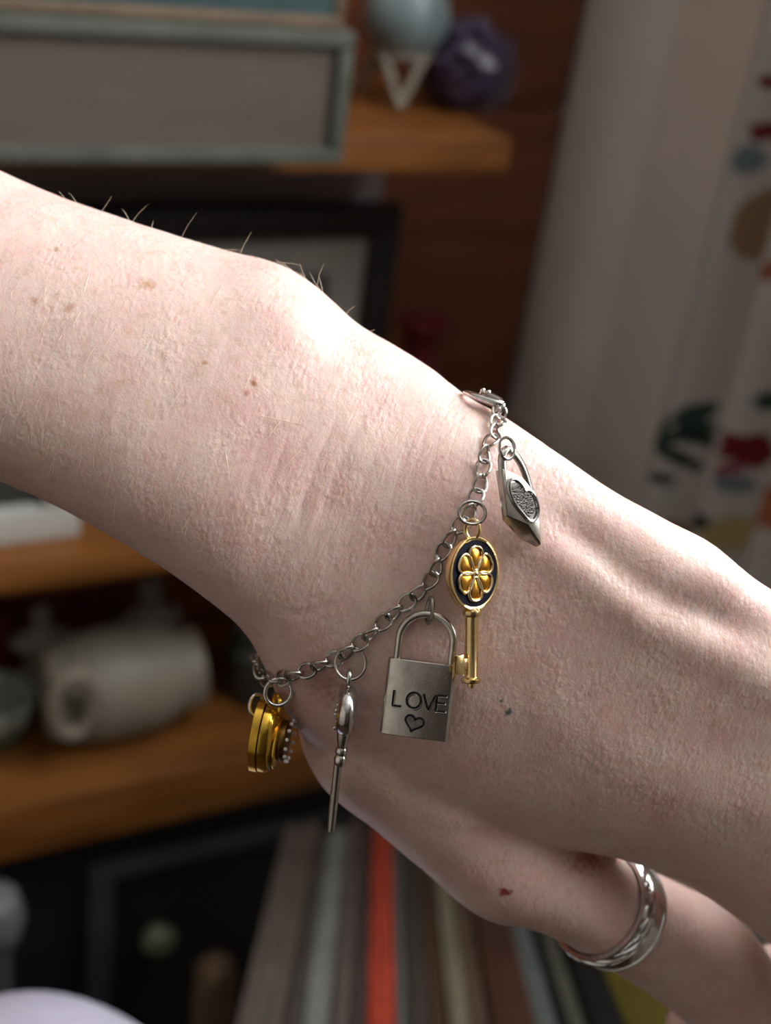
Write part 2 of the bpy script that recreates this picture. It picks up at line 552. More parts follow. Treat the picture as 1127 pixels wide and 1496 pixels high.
MB().box((-.013, -.013, 0), (.013, .013, tp.z - .012)).build('shaft', TANB, tb, bevel=.003)
MB().ball((0, 0, tp.z - .012), .014, 10, (1, 1, .9)).build('cap', TANB, tb)
lp = onY(-8, 1340, .62)
LAV = mat('pale_lilac_cloth', srgb(176, 172, 188), .9, col2=srgb(166, 162, 180), nscale=60, bump=.2, bscale=600)
GPLA = mat('grey_plaster', srgb(120, 118, 122), .7, col2=srgb(104, 102, 106), nscale=20)
e2 = empty('knobbed_post', Matrix.Translation((lp.x, .62, 0)))
tag(e2, 'grey blurred knob topped post at the left edge, lower part', 'post')
MB().lathe([(.01, 0), (.01, lp.z - .03), (.016, lp.z - .02), (.02, lp.z), (.016, lp.z + .018), (.004, lp.z + .024)], (0, 0, 0), (0, 0, 1), 20).build('shaft', GPLA, e2)

# ------------------------------------------------------------------ records in a leaning row
specs = [  # x at y=1450 : left, right, top row y, colour, words
    (356, 398, 1205, (120, 110, 100), 'taupe'), (399, 421, 1192, (146, 128, 114), 'sand'), (422, 446, 1215, (92, 86, 80), 'grey-brown'),
    (447, 488, 1200, (172, 174, 166), 'off-white'), (489, 512, 1195, (128, 110, 104), 'dusty rose'), (513, 537, 1200, (96, 78, 72), 'umber'),
    (538, 577, 1205, (226, 84, 58), 'orange-red'), (578, 592, 1210, (132, 134, 128), 'ash grey'), (593, 626, 1215, (84, 76, 68), 'dark taupe'),
    (627, 652, 1220, (104, 74, 52), 'brown'), (653, 680, 1225, (158, 150, 126), 'pale olive'), (681, 712, 1230, (122, 98, 78), 'camel'),
    (713, 773, 1240, (92, 58, 40), 'chestnut'), (774, 806, 1250, (126, 134, 132), 'blue-grey'), (807, 820, 1255, (20, 20, 22), 'black'),
    (821, 846, 1260, (116, 116, 100), 'olive-grey'), (847, 896, 1270, (16, 16, 18), 'matte black'), (899, 972, 1280, (120, 108, 26), 'mustard')]
VPx, VPy = 563.0, 623.0
DEP0 = .68                                    # depth at y=1450
dcam = Vector(((VPx - CX) / F, (CY - VPy) / F, -1))
alld = (R @ dcam).normalized()


def rec_pt(x1450, y):
    """point on the tilted plane of the exposed edges; edges run towards one vanishing point"""
    base = Vector(((x1450 - CX) / F, (CY - 1450) / F, -1)) * DEP0
    a, b = base, dcam
    yy = (CY - y) / F                          # solve (a.y + s b.y) = -yy (a.z + s b.z)
    s = -(yy * a.z + a.y) / (b.y + yy * b.z)
    return CAM + R @ (a + b * s)


lat = (rec_pt(800, 1450) - rec_pt(400, 1450)).normalized()
dn = alld.cross(lat).normalized()
if dn.z > 0: dn = -dn
for i, (a, b, yt, c, wd) in enumerate(specs):
    c = tuple(int(q * .86) for q in c)
    m_ = mat('record_' + wd.replace(' ', '_'), srgb(*c), .6, col2=srgb(*[int(q * .86) for q in c]), nscale=30)
    far_l, far_r = rec_pt(a + .5, yt), rec_pt(b - .5, yt)
    near_l, near_r = rec_pt(a + .5, 1600), rec_pt(b - .5, 1600)
    drop = random.uniform(0, .006) * (1 if i % 2 else 0)
    c0 = near_l + dn * .30
    e = empty('record_sleeve', Matrix.Translation(c0))
    pos = ['first', 'second', 'third', 'fourth', 'fifth', 'sixth', 'seventh', 'eighth', 'ninth', 'tenth', 'eleventh', 'twelfth', 'thirteenth', 'fourteenth', 'fifteenth', 'sixteenth', 'seventeenth', 'eighteenth'][i]
    tag(e, f'{wd} record sleeve, {pos} from left in the row of records', 'record', 'row of records')
    sl = MB().prism([far_l + dn * drop, far_r + dn * drop, near_r + dn * drop, near_l + dn * drop], dn * .30)
    sl.build('sleeve', m_, e, bevel=.0012, origin=c0)
    wdt = (far_r - far_l)
    ins = [far_l.lerp(near_l, .001) + wdt * .3 - dn * .0006 + dn * drop, far_l + wdt * .7 - dn * .0006 + dn * drop, near_l + (near_r - near_l) * .7 - dn * .0006 + dn * drop, near_l + (near_r - near_l) * .3 - dn * .0006 + dn * drop]
    MB().prism(ins, dn * .004).build('inner_sleeve', mat('inner_' + wd.replace(' ', '_'), srgb(*[int(q * .8) for q in c]), .7, col2=srgb(*[min(255, int(q * .95)) for q in c]), nscale=50), e, origin=c0)
# crate that carries the records
CRATE = mat('crate_wood', (.09, .05, .03), .6, col2=(.06, .03, .02), nscale=10)
near0, near1 = rec_pt(330, 1640), rec_pt(990, 1640)
far0, far1 = rec_pt(330, 1180), rec_pt(990, 1180)
cb = near0 + dn * .309
ec = empty('record_crate', Matrix.Translation(cb))
tag(ec, 'dark wooden crate carrying the row of record sleeves', 'crate')
MB().prism([near0 + dn * .309, near1 + dn * .309, far1 + dn * .309, far0 + dn * .309], dn * .012).build('bottom', CRATE, ec, origin=cb)
for s0 in (near0.lerp(near1, .1), near0.lerp(near1, .9), far0.lerp(far1, .1), far0.lerp(far1, .9)):
    p = s0 + dn * .318
    MB().box((p.x - .012, p.y - .012, 0), (p.x + .012, p.y + .012, p.z)).build('leg', CRATE, ec, origin=cb)

# ------------------------------------------------------------------ pale cushion at the lower left
cu = at(70, 1738, .42)
ecu = empty('cushion', Matrix.Translation(cu))
tag(ecu, 'pale lilac rounded cushion edge in the bottom left corner', 'cushion')
cr = 262 / F * .42
mb = MB()
mb.ball((0, 0, 0), 1, 24)
for i, v in enumerate(mb.v):
    q = Vector((math.copysign(abs(v.x) ** .8, v.x), math.copysign(abs(v.y) ** .8, v.y), math.copysign(abs(v.z) ** .9, v.z)))
    mb.v[i] = Vector((q.x * .062, q.y * .075, q.z * .040))
cu_o = mb.build('cover', LAV, ecu)
cu_o.rotation_euler = (0, .12, .5)
MB().tube([Vector((.0625 * math.copysign(abs(math.cos(a)) ** .8, math.cos(a)), .0755 * math.copysign(abs(math.sin(a)) ** .8, math.sin(a)), 0)) for a in np.linspace(0, 2 * math.pi, 65)[:-1]], .0016, 8, closed=True).build('piping', LAV, ecu).rotation_euler = (0, .12, .5)

# ------------------------------------------------------------------ floral curtain
CUX = .615
yc1 = onX(1127, 80, CUX).y + .016
yc0 = yc1 - .26
zc0, zc1 = 1.02, 2.45
NU, NV = 150, 520
us = np.linspace(0, 1, NU); vs_ = np.linspace(0, 1, NV)
U, V = np.meshgrid(us, vs_, indexing='ij')
Yc = yc1 - U * (yc1 - yc0)
Zc = zc0 + V * (zc1 - zc0)
Xc = CUX + .016 * np.cos((U * 4.3 + .06 * np.sin(V * 5)) * 2 * np.pi) + .004 * np.sin(V * 9 + U * 6) - .012 * (1 - V)
verts = np.stack([Xc, Yc, Zc], -1).reshape(-1, 3)
idx = np.arange(NU * NV).reshape(NU, NV)
faces = np.stack([idx[:-1, :-1], idx[1:, :-1], idx[1:, 1:], idx[:-1, 1:]], -1).reshape(-1, 4)
cols = np.tile(np.array(srgb(205, 201, 196)), (NU * NV, 1))
Yf, Zf = verts[:, 1], verts[:, 2]
vc_ = (verts - np.array(CAM)) @ np.array(R)
VDP = -vc_[:, 2]
VPX, VPY = CX + vc_[:, 0] / VDP * F, CY - vc_[:, 1] / VDP * F


def blot(px, py, rpx, c, k=1.0, ang=0, asp=1.0, lobes=0):
    d2 = np.hypot(VPX - px, VPY - py)            # the cloth point seen there, folds included
    cand = np.where(d2 < max(6, d2.min() + 1))[0]
    i_ = cand[np.argmin(VDP[cand])]
    p = Vector(verts[i_])
    r_ = rpx * .9 / F * (p - CAM).length
    blot_w(p.y, p.z, r_, c, ang, asp, lobes)


def blot_w(y, z, r_, c, ang=0, asp=1.0, lobes=0):
    dy, dz = -(Yf - y), Zf - z
    a = math.radians(ang)
    e = dy * math.cos(a) + dz * math.sin(a)
    f = -dy * math.sin(a) + dz * math.cos(a)
    rad = np.sqrt((e / asp) ** 2 + f ** 2)
    lim = r_ * (1 + (.22 * np.cos(lobes * np.arctan2(f, e)) if lobes else 0))
    cols[rad < lim] = srgb(*c)


GRN, DGR, REDF, ORG, YEL, BLU, TANF = (52, 74, 66), (36, 52, 48), (122, 22, 42), (176, 104, 66), (190, 172, 120), (120, 134, 142), (158, 128, 98)
for (x, y, r_, c, an, asp, lb) in [
    (1005, 605, 11, GRN, 60, 2.4, 0), (985, 640, 12, GRN, 20, 2.0, 0), (1022, 640, 12, DGR, -40, 2.0, 0), (968, 622, 7, GRN, 75, 2.6, 0),
    (1030, 605, 8, GRN, 70, 2.6, 0), (975, 665, 12, GRN, -20, 2.0, 0), (1000, 678, 10, DGR, -25, 2.0, 0), (962, 702, 10, DGR, 0, 1.4, 0), (1035, 628, 9, GRN, 10, 2, 0),
    (1092, 660, 27, REDF, 0, 1.2, 5), (1066, 690, 9, (150, 60, 80), 40, 2.0, 0), (1125, 196, 14, REDF, 20, 1.3, 5), (1125, 120, 10, REDF, 0, 1.3, 0),
    (1090, 235, 17, BLU, 70, 1.3, 0), (1118, 330, 30, TANF, 80, 2.0, 0), (1120, 395, 14, (168, 96, 80), 60, 1.4, 0),
    (1112, 740, 34, ORG, 70, 1.3, 6), (1112, 740, 13, (190, 120, 70), 0, 1.0, 0), (1065, 780, 26, YEL, 60, 1.5, 0), (1012, 762, 16, (34, 34, 32), 30, 1.4, 0),
    (1072, 712, 14, BLU, 10, 1.5, 0), (1127, 585, 14, GRN, 60, 1.6, 0), (1000, 775, 16, TANF, 10, 1.6, 0)]:
    blot(x, y, r_, c, 1, an, asp, lb)
for k in range(60):                            # the same print goes on over the rest of the cloth
    y = random.uniform(yc0, yc1 - .10); z = random.uniform(zc0, zc1)
    if onX(1127, 80, CUX).z > z > onX(1127, 850, CUX).z and y > .5: continue
    c = random.choice([GRN, DGR, REDF, ORG, YEL, BLU, GRN])
    blot_w(y, z, random.uniform(.005, .014), c, random.uniform(0, 180), random.uniform(1.2, 2.2), random.choice([0, 0, 5]))
me = bpy.data.meshes.new('curtain')
me.from_pydata(verts.tolist(), [], faces.tolist())
ca = me.color_attributes.new('print', 'FLOAT_COLOR', 'POINT')
ca.data.foreach_set('color', np.concatenate([cols, np.ones((len(cols), 1))], 1).astype(np.float32).ravel())
me.materials.append(vcol_mat('floral_cotton', .9, .25))
me.shade_smooth()
cu_ = bpy.data.objects.new('curtain', me)
COL.objects.link(cu_)
so = cu_.modifiers.new('thickness', 'SOLIDIFY'); so.thickness = .001
tag(cu_, 'white cotton curtain printed with green leaves and red flowers', 'curtain')
rod = empty('curtain_rod', Matrix.Translation((CUX, (WIN_Y0 + yc1) / 2, zc1 + .012)))
tag(rod, 'dark curtain rod above the window', 'curtain rod')
MB().tube([(0, (WIN_Y0 - yc1) / 2 - .1, 0), (0, -(WIN_Y0 - yc1) / 2 + .02, 0)], .009, 12).build('pole', DARK, rod)
for s_ in (-1, 1):
    MB().tube([(0, s_ * (yc1 - WIN_Y0) / 2, 0), (WALL_X - CUX + .005, s_ * (yc1 - WIN_Y0) / 2, 0)], .005, 8).build('bracket', DARK, rod)


# ------------------------------------------------------------------ the arm and hand (one continuous mesh), modelled in mm
def catmull(K, n):
    K = np.array(K, float)
    m = len(K)
    d = np.concatenate([[0], np.cumsum(np.linalg.norm(np.diff(K[:, :2], axis=0), axis=1))])
    t = np.linspace(0, d[-1], n)
    out = np.zeros((n, K.shape[1]))
    tg = np.zeros_like(K)
    for i in range(m):
        a, b = max(i - 1, 0), min(i + 1, m - 1)
        tg[i] = (K[b] - K[a]) / (d[b] - d[a])
    for j, x in enumerate(t):
        i = min(np.searchsorted(d, x, side='right') - 1, m - 2)
        h = d[i + 1] - d[i]
        s = (x - d[i]) / h
        out[j] = ((2 * s ** 3 - 3 * s ** 2 + 1) * K[i] + (s ** 3 - 2 * s ** 2 + s) * h * tg[i] + (-2 * s ** 3 + 3 * s ** 2) * K[i + 1] + (s ** 3 - s ** 2) * h * tg[i + 1])
    return out


def loft_mesh(secs):
    n = len(secs[0])
    vs = [p for s in secs for p in s]
    fs = []
    for i in range(len(secs) - 1):
        for k in range(n):
            l = (k + 1) % n
            fs.append((i * n + k, i * n + l, (i + 1) * n + l, (i + 1) * n + k))
    for ring, fl in ((0, True), (len(secs) - 1, False)):
        c = len(vs)
        vs.append(np.mean(secs[ring], axis=0))
        for k in range(n):
            l = (k + 1) % n
            fs.append((c, ring * n + l, ring * n + k) if fl else (c, ring * n + k, ring * n + l))
    return vs, fs


# stations: Tx, Ty, Bx, By (px), z centre, half depth (mm), boxiness
ST = [(-420, 95, -560, 560, -30, 27, 2.1), (-250, 150, -390, 610, -28, 26, 2.1), (-60, 222, -215, 655, -25, 24, 2.1), (70, 278, -95, 680, -23, 22.5, 2.1),
      (160, 312, -10, 702, -22, 21.5, 2.15), (263, 345.5, 89, 744, -20.5, 20.5, 2.15), (355, 373, 173, 790, -19.5, 20, 2.2), (414, 391, 226, 822, -19, 19.5, 2.2),
      (467, 426, 275, 856, -18.5, 19, 2.2), (520, 471, 318, 889, -18.5, 18.5, 2.25), (577, 502.6, 352, 918, -18.5, 18, 2.3), (634, 540, 374, 950, -18.5, 18, 2.3),
      (680, 577, 391, 985, -18, 17.5, 2.3), (745, 612, 420, 1042, -17.5, 17, 2.3), (812, 657.6, 470, 1100, -17, 16.5, 2.3), (897, 716, 550, 1160, -16.5, 16, 2.3),
      (982, 762, 655, 1200, -16.5, 16, 2.3), (1039, 792, 745, 1222, -17, 15.5, 2.35), (1075, 830, 835, 1240, -18, 15, 2.4), (1127, 860, 912, 1256, -19, 14.5, 2.4),
      (1195, 900, 1002, 1293, -21, 14, 2.4), (1270, 955, 1103, 1363, -24, 13.5, 2.4), (1350, 1020, 1190, 1430, -28, 12.5, 2.4), (1420, 1090, 1260, 1490, -33, 9, 2.3)]
K = catmull(ST, 120)
NS = 96
secs = []
for (tx, ty, bx, by, zc, hb, ex) in K:
    roll = float(np.interp(tx, [-400, 350, 520, 680, 830, 1000, 1300], [-8, -8, -6, -1, 6, 9, 9]))
    T, B = np.array(P(tx - .8, ty + 2.4, zc + roll)), np.array(P(bx + 1, by - 1.3, zc - roll))
    c = (T + B) / 2
    e1 = (T - B) / 2
    ring = []
    for k in range(NS):
        an = 2 * math.pi * k / NS
        cs, sn = math.cos(an), math.sin(an)
        q = 2 / ex
        ring.append(c + e1 * math.copysign(abs(cs) ** q, cs) + np.array([0, 0, hb]) * math.copysign(abs(sn) ** q, sn))
    secs.append(ring)
parts = [loft_mesh(secs)]


def limb(keys, n=60, sq=1.0, ns=48, cap=True):
    """keys: (px, py, z, radius px)"""
    K = catmull(keys, n)
    C = np.array([P(x, y, z) for x, y, z, r in K])
    Rm = np.array([r * (D0 - z) / F for x, y, z, r in K])
    secs, u = [], None
    for i in range(n):
        t = C[min(i + 1, n - 1)] - C[max(i - 1, 0)]
        t /= np.linalg.norm(t)
        if u is None: u = np.array([0, 0, 1.0])
        u = u - t * u.dot(t); u /= np.linalg.norm(u)
        v = np.cross(t, u)
        secs.append([C[i] + (u * math.cos(2 * math.pi * k / ns) * sq + v * math.sin(2 * math.pi * k / ns)) * Rm[i] for k in range(ns)])
    if cap:                                    # round tip
        t = C[-1] - C[-2]; t /= np.linalg.norm(t)
        last = secs[-1]
        for a in (20, 40, 58, 74, 85):
            a = math.radians(a)
            secs.append([C[-1] + t * Rm[-1] * math.sin(a) * .9 + (np.array(p) - C[-1]) * math.cos(a) for p in last])
    return loft_mesh(secs)


THUMB = [(530, 1003, -26, 110), (566, 1060, -28, 129), (625, 1122, -30, 118), (690, 1186, -32, 111), (752, 1248, -34, 103), (798, 1276, -35, 84), (838, 1298, -37, 75), (890, 1328, -43, 75),
         (949, 1358, -50, 79), (1004, 1389, -56, 83), (1044, 1422, -60, 81), (1087, 1480, -64, 74), (1112, 1543, -67, 69), (1124, 1590, -69, 60)]
parts.append(limb(THUMB, 80))
# web between thumb and index side, and the four fingers (they curl under, mostly out of the frame)
parts.append(limb([(540, 1060, -27, 100), (620, 1120, -26.5, 100), (700, 1172, -28, 88), (780, 1205, -32, 66)], 30, 1.0))
parts.append(limb([(560, 1030, -28, 95), (660, 1090, -29, 85), (780, 1160, -32, 70), (880, 1205, -35, 55)], 30, .8))
for keys in (
        [(1150, 1290, -30, 95), (1270, 1320, -34, 84), (1390, 1400, -48, 76), (1400, 1500, -66, 74), (1290, 1490, -80, 72), (1160, 1450, -84, 70), (1060, 1492, -84, 66), (1025, 1512, -83, 58)],
        [(1230, 1200, -28, 95), (1380, 1240, -34, 84), (1490, 1310, -46, 78), (1450, 1350, -62, 75), (1310, 1300, -60, 72), (1205, 1262, -54, 66)],
        [(1290, 1110, -27, 92), (1430, 1150, -34, 80), (1530, 1220, -46, 74), (1480, 1250, -64, 71), (1330, 1195, -60, 68), (1230, 1160, -54, 61)],
        [(1330, 1040, -28, 78), (1450, 1080, -36, 70), (1540, 1140, -46, 64), (1490, 1165, -62, 62), (1380, 1112, -60, 58), (1290, 1075, -54, 52)]):
    parts.append(limb(keys, 50))
allv, allf = [], []
for v, f in parts:
    o = len(allv)
    allv += [tuple(p) for p in v]
    allf += [tuple(i + o for i in q) for q in f]
me = bpy.data.meshes.new('arm_raw')
me.from_pydata(allv, [], allf)
bm = bmesh.new(); bm.from_mesh(me); bmesh.ops.recalc_face_normals(bm, faces=bm.faces); bm.to_mesh(me); bm.free()
tmp = bpy.data.objects.new('arm_raw', me)
COL.objects.link(tmp)
m1 = tmp.modifiers.new('r', 'REMESH'); m1.mode = 'VOXEL'; m1.voxel_size = .55; m1.adaptivity = 0
m2 = tmp.modifiers.new('s', 'SMOOTH'); m2.factor = .5; m2.iterations = 18
dg = bpy.context.evaluated_depsgraph_get()
ev = tmp.evaluated_get(dg)
skin = bpy.data.meshes.new_from_object(ev)
bpy.data.objects.remove(tmp)
nv = len(skin.vertices)
co = np.empty(nv * 3, np.float32); skin.vertices.foreach_get('co', co); co = co.reshape(-1, 3).astype(float)
no = np.empty(nv * 3, np.float32); skin.vertices.foreach_get('normal', no); no = no.reshape(-1, 3).astype(float)
# pixel position of each vertex as the photograph sees it: used to lay tendons, hollows and creases on the near side
s_ = F / (D0 - co[:, 2])
PX = CX + co[:, 0] * s_
PY = CY - co[:, 1] * s_
front = np.clip(no[:, 2] * 2.5 + .2, 0, 1)


def polydist(pts):
    best = np.full(nv, 1e9)
    tpar = np.zeros(nv)
    side = np.zeros(nv)
    L = 0
    pts = np.array(pts, float)
    seg = np.linalg.norm(np.diff(pts, axis=0), axis=1); tot = seg.sum()
    for a, b, l in zip(pts[:-1], pts[1:], seg):
        d = (b - a) / l
        rx, ry = PX - a[0], PY - a[1]
        t = np.clip(rx * d[0] + ry * d[1], 0, l)
        dx, dy = rx - t * d[0], ry - t * d[1]
        dist = np.hypot(dx, dy)
        k = dist < best
        best[k] = dist[k]; tpar[k] = (L + t[k]) / tot
        side[k] = (rx * -d[1] + ry * d[0])[k]
        L += l
    return best, tpar, side


disp = np.zeros(nv)


def stroke(pts, amp, sig, fade=.25, both=True):
    d, t, sd = polydist(pts)
    e = np.clip(np.minimum(t, 1 - t) / fade, 0, 1) if both else np.clip(t / fade, 0, 1)
    e = e * e * (3 - 2 * e)
    disp[:] += amp * np.exp(-(d / sig) ** 2) * e * front


def dome(x, y, rx, ry, amp, ang=0):
    a = math.radians(ang)
    dx, dy = PX - x, PY - y
    u = dx * math.cos(a) + dy * math.sin(a); v = -dx * math.sin(a) + dy * math.cos(a)
    disp[:] += amp * np.exp(-(u / rx) ** 2 - (v / ry) ** 2) * front


# tendon ridge and hollow on the back of the hand
stroke([(730, 735), (800, 800), (879, 850), (947, 905), (1040, 950), (1160, 1010), (1300, 1080)], 1.15, 40, .2, False)
stroke([(775, 735), (830, 772), (879, 812), (926, 852), (975, 880), (1046, 906), (1140, 940)], -1.0, 24, .25)
stroke([(800, 690), (900, 760), (1000, 830), (1127, 890)], .7, 34, .25, False)
stroke([(760, 900), (880, 1000), (1000, 1070), (1140, 1130)], -.35, 50, .3, False)
stroke([(720, 1000), (850, 1090), (1000, 1160), (1160, 1210)], .3, 50, .3, False)
dome(430, 455, 85, 60, 1.6, 35)                 # head of the ulna
dome(575, 590, 60, 55, -.8, 40)
dome(640, 660, 80, 120, .8, 35)
dome(1062, 845, 40, 34, .9, 30)                 # knuckle of the little finger
dome(360, 640, 90, 120, -.2, 30)
dome(730, 1240, 60, 40, -.6, 30)
# creases across the wrist, thumb creases
for pts, a, s in (
        ([(512, 585), (478, 640), (455, 695), (440, 745), (420, 800)], -.3, 5), ([(500, 640), (478, 690), (462, 740), (446, 790), (430, 820)], .2, 7),
        ([(470, 610), (440, 670), (425, 720), (405, 790)], .14, 7), ([(540, 590), (505, 660), (480, 730), (470, 780)], -.22, 5), ([(575, 600), (545, 670), (520, 740), (505, 800)], -.18, 5),
        ([(610, 600), (585, 680), (560, 760)], -.14, 5), ([(430, 620), (400, 690), (380, 750)], -.2, 5), ([(395, 610), (370, 680), (352, 750)], -.14, 5),
        ([(650, 640), (625, 700), (600, 780), (590, 830)], -.12, 4), ([(560, 780), (545, 830), (530, 880)], -.12, 4), ([(480, 600), (450, 640), (420, 700)], -.15, 4),
        ([(380, 880), (440, 900), (500, 880)], -.16, 6), ([(690, 605), (705, 640), (700, 700), (680, 740)], -.5, 9)):
    stroke(pts, a * .6, s)
# fine goose-skin relief from layered lattice noise
def vnoise(p, seed):
    r = np.random.default_rng(seed).random((64, 64, 64))
    i = np.floor(p).astype(int); f = p - i; f = f * f * (3 - 2 * f)
    o = 0
    for a in (0, 1):
        for b in (0, 1):
            for c in (0, 1):
                o = o + r[(i[:, 0] + a) % 64, (i[:, 1] + b) % 64, (i[:, 2] + c) % 64] * np.where(a, f[:, 0], 1 - f[:, 0]) * np.where(b, f[:, 1], 1 - f[:, 1]) * np.where(c, f[:, 2], 1 - f[:, 2])
    return o - .5


ax_ = np.array([.9, -.42, 0]); pe_ = np.array([.42, .9, 0])
q = np.stack([co @ ax_, co @ pe_, co[:, 2]], 1)
disp += .35 * vnoise(q / 14, 1) + .15 * vnoise(q / np.array([4, 9, 6]), 2) + .09 * vnoise(q / np.array([1.6, 3.4, 2.2]), 3)
co += no * disp[:, None]
skin.vertices.foreach_set('co', (co * .001).astype(np.float32).ravel())
skin.update()
skin.name = 'person'
skin.shade_smooth()
polys = np.empty(len(skin.loops), np.int32); skin.loops.foreach_get('vertex_index', polys)
lt = np.empty(len(skin.polygons), np.int32); skin.polygons.foreach_get('loop_total', lt)
ls = np.empty(len(skin.polygons), np.int32); skin.polygons.foreach_get('loop_start', ls)
BV = BVHTree.FromPolygons(co.tolist(), [polys[a:a + b].tolist() for a, b in zip(ls, lt)])
EYE = Vector((0, 0, D0))


def hit(px, py):
    """point and normal of the skin seen at a pixel (mm)"""
    d = (P(px, py, 0) - EYE).normalized()
    p, n, i, dist = BV.ray_cast(EYE, d)
    return p, n


def near(p):
    q_, n, i, d = BV.find_nearest(p)
    return q_, n


def on(px, py, off=0.0, zdef=-10):
    p, n = hit(px, py)
    if p is None:
        return P(px, py, zdef)
    return p - (p - EYE).normalized() * off


# ---- skin material
m = bpy.data.materials.new('skin')
m.use_nodes = True
nt = m.node_tree
b = nt.nodes['Principled BSDF']
tc = nt.nodes.new('ShaderNodeTexCoord')


def nnode(t, **k):
    n = nt.nodes.new(t)
    for a, v in k.items():
        if a in n.inputs: n.inputs[a].default_value = v
        else: setattr(n, a, v)
    return n


def link(a, b_): nt.links.new(a, b_)


def mapping(scale, rot=(0, 0, 0)):
    n = nnode('ShaderNodeMapping')
    n.vector_type = 'TEXTURE'                   # rotate first, then stretch
    n.inputs['Scale'].default_value = tuple(1 / q_ for q_ in scale)
    n.inputs['Rotation'].default_value = tuple(-q_ for q_ in rot)
    link(tc.outputs['Object'], n.inputs[0])
    return n.outputs[0]


def ramp(fac, stops):
    n = nnode('ShaderNodeValToRGB')
    while len(n.color_ramp.elements) < len(stops): n.color_ramp.elements.new(.5)
    for e, (p, c) in zip(n.color_ramp.elements, stops):
        e.position = p; e.color = (*c, 1)
    link(fac, n.inputs[0])
    return n.outputs[0]


def mix(fac, a, b_, mode='MIX'):
    n = nt.nodes.new('ShaderNodeMix'); n.data_type = 'RGBA'; n.blend_type = mode
    if isinstance(fac, float): n.inputs[0].default_value = fac
    else: link(fac, n.inputs[0])
    for i, x in ((6, a), (7, b_)):
        if isinstance(x, tuple): n.inputs[i].default_value = (*x, 1)
        else: link(x, n.inputs[i])
    return n.outputs[2]


def math_(op, a, b_=None, c=None):
    n = nt.nodes.new('ShaderNodeMath'); n.operation = op
    for i, x in enumerate((a, b_, c)):
        if x is None: continue
        if isinstance(x, (int, float)): n.inputs[i].default_value = x
        else: link(x, n.inputs[i])
    return n.outputs[0]


rz = math.radians(25)
n1 = nnode('ShaderNodeTexNoise', Scale=90.0, Detail=4.0); link(mapping((1, 1, 1)), n1.inputs['Vector'])
base = ramp(n1.outputs['Fac'], [(.3, (.70, .545, .475)), (.5, (.69, .50, .45)), (.7, (.66, .43, .395))])
n2 = nnode('ShaderNodeTexNoise', Scale=420.0, Detail=3.0); link(mapping((1, 1.0, 1)), n2.inputs['Vector'])
base = mix(ramp(n2.outputs['Fac'], [(.55, (0, 0, 0)), (.70, (.5, .5, .5))]), base, (.56, .37, .27))   # freckles
n3 = nnode('ShaderNodeTexNoise', Scale=1100.0, Detail=2.0); link(mapping((1, .5, 1), (0, 0, rz)), n3.inputs['Vector'])
base = mix(ramp(n3.outputs['Fac'], [(.45, (0, 0, 0)), (.75, (.3, .3, .3))]), base, (.78, .62, .56))


def spot(px, py, rmm, colr, base, soft=.5, sc=(1, 1, 1), rot=0):
    p, n = hit(px, py)
    mp = nnode('ShaderNodeMapping')
    mp.vector_type = 'TEXTURE'
    mp.inputs['Location'].default_value = p * .001
    mp.inputs['Rotation'].default_value = (0, 0, rot)
    mp.inputs['Scale'].default_value = sc
    link(tc.outputs['Object'], mp.inputs[0])
    nn = nnode('ShaderNodeTexNoise', Scale=900.0); link(tc.outputs['Object'], nn.inputs['Vector'])
    ln = nt.nodes.new('ShaderNodeVectorMath'); ln.operation = 'LENGTH'; link(mp.outputs[0], ln.inputs[0])
    d = math_('ADD', ln.outputs['Value'], math_('MULTIPLY', math_('SUBTRACT', nn.outputs['Fac'], .5), rmm * .0014))
    mr = nnode('ShaderNodeMapRange'); mr.interpolation_type = 'SMOOTHSTEP'
    link(d, mr.inputs[0])
    mr.inputs[1].default_value = rmm * .001; mr.inputs[2].default_value = rmm * .001 * (1 - soft)
    mr.inputs[3].default_value = 0; mr.inputs[4].default_value = 1
    return mix(mr.outputs[0], base, colr)


for (x, y, r_, c, so_, scl) in ((743, 1041, .95, (.11, .14, .13), .6, (1, 1, 1)), (733, 1024, .4, (.2, .2, .19), .6, (1, 1, 1)), (738, 1303, 1.9, (.30, .06, .055), .6, (1, .6, 1)),
                                (372, 560, 1.2, (.42, .22, .14), .9, (1, 1, 1)), (298, 530, .9, (.46, .26, .18), .9, (1, 1, 1)), (215, 415, 2.0, (.50, .31, .20), .95, (1.4, 1, 1)),
                                (82, 365, 1.0, (.48, .3, .2), .9, (1, 1, 1)), (646, 668, .7, (.46, .22, .18), .8, (1, 1, 1)), (100, 450, 1.6, (.5, .29, .22), .95, (1, 1, 1)),
                                (360, 575, 1.0, (.5, .26, .22), .9, (1, 1, 1)), (50, 440, 1.2, (.5, .31, .22), .95, (1, 1, 1)), (480, 1000, 6, (.46, .27, .25), .98, (1, 1, 1)),
                                (860, 1250, 7, (.50, .17, .15), .98, (1.6, .7, 1)), (400, 660, 12, (.64, .42, .385), .99, (1, 1, 1)), (640, 700, 10, (.65, .44, .405), .99, (1, 1, 1))):
    base = spot(x, y, r_, c, base, so_, scl)
link(base, b.inputs['Base Color'])
b.inputs['Subsurface Weight'].default_value = .85
b.inputs['Subsurface Radius'].default_value = (1, .36, .2)
b.inputs['Subsurface Scale'].default_value = .0017
b.inputs['Roughness'].default_value = .38
b.inputs['Specular IOR Level'].default_value = .42
v1 = nnode('ShaderNodeTexVoronoi', Scale=1000.0); v1.feature = 'SMOOTH_F1'; v1.inputs['Smoothness'].default_value = .45
wob = nnode('ShaderNodeTexNoise', Scale=500.0, Detail=2.0); link(tc.outputs['Object'], wob.inputs['Vector'])
va = nt.nodes.new('ShaderNodeVectorMath'); va.operation = 'MULTIPLY_ADD'
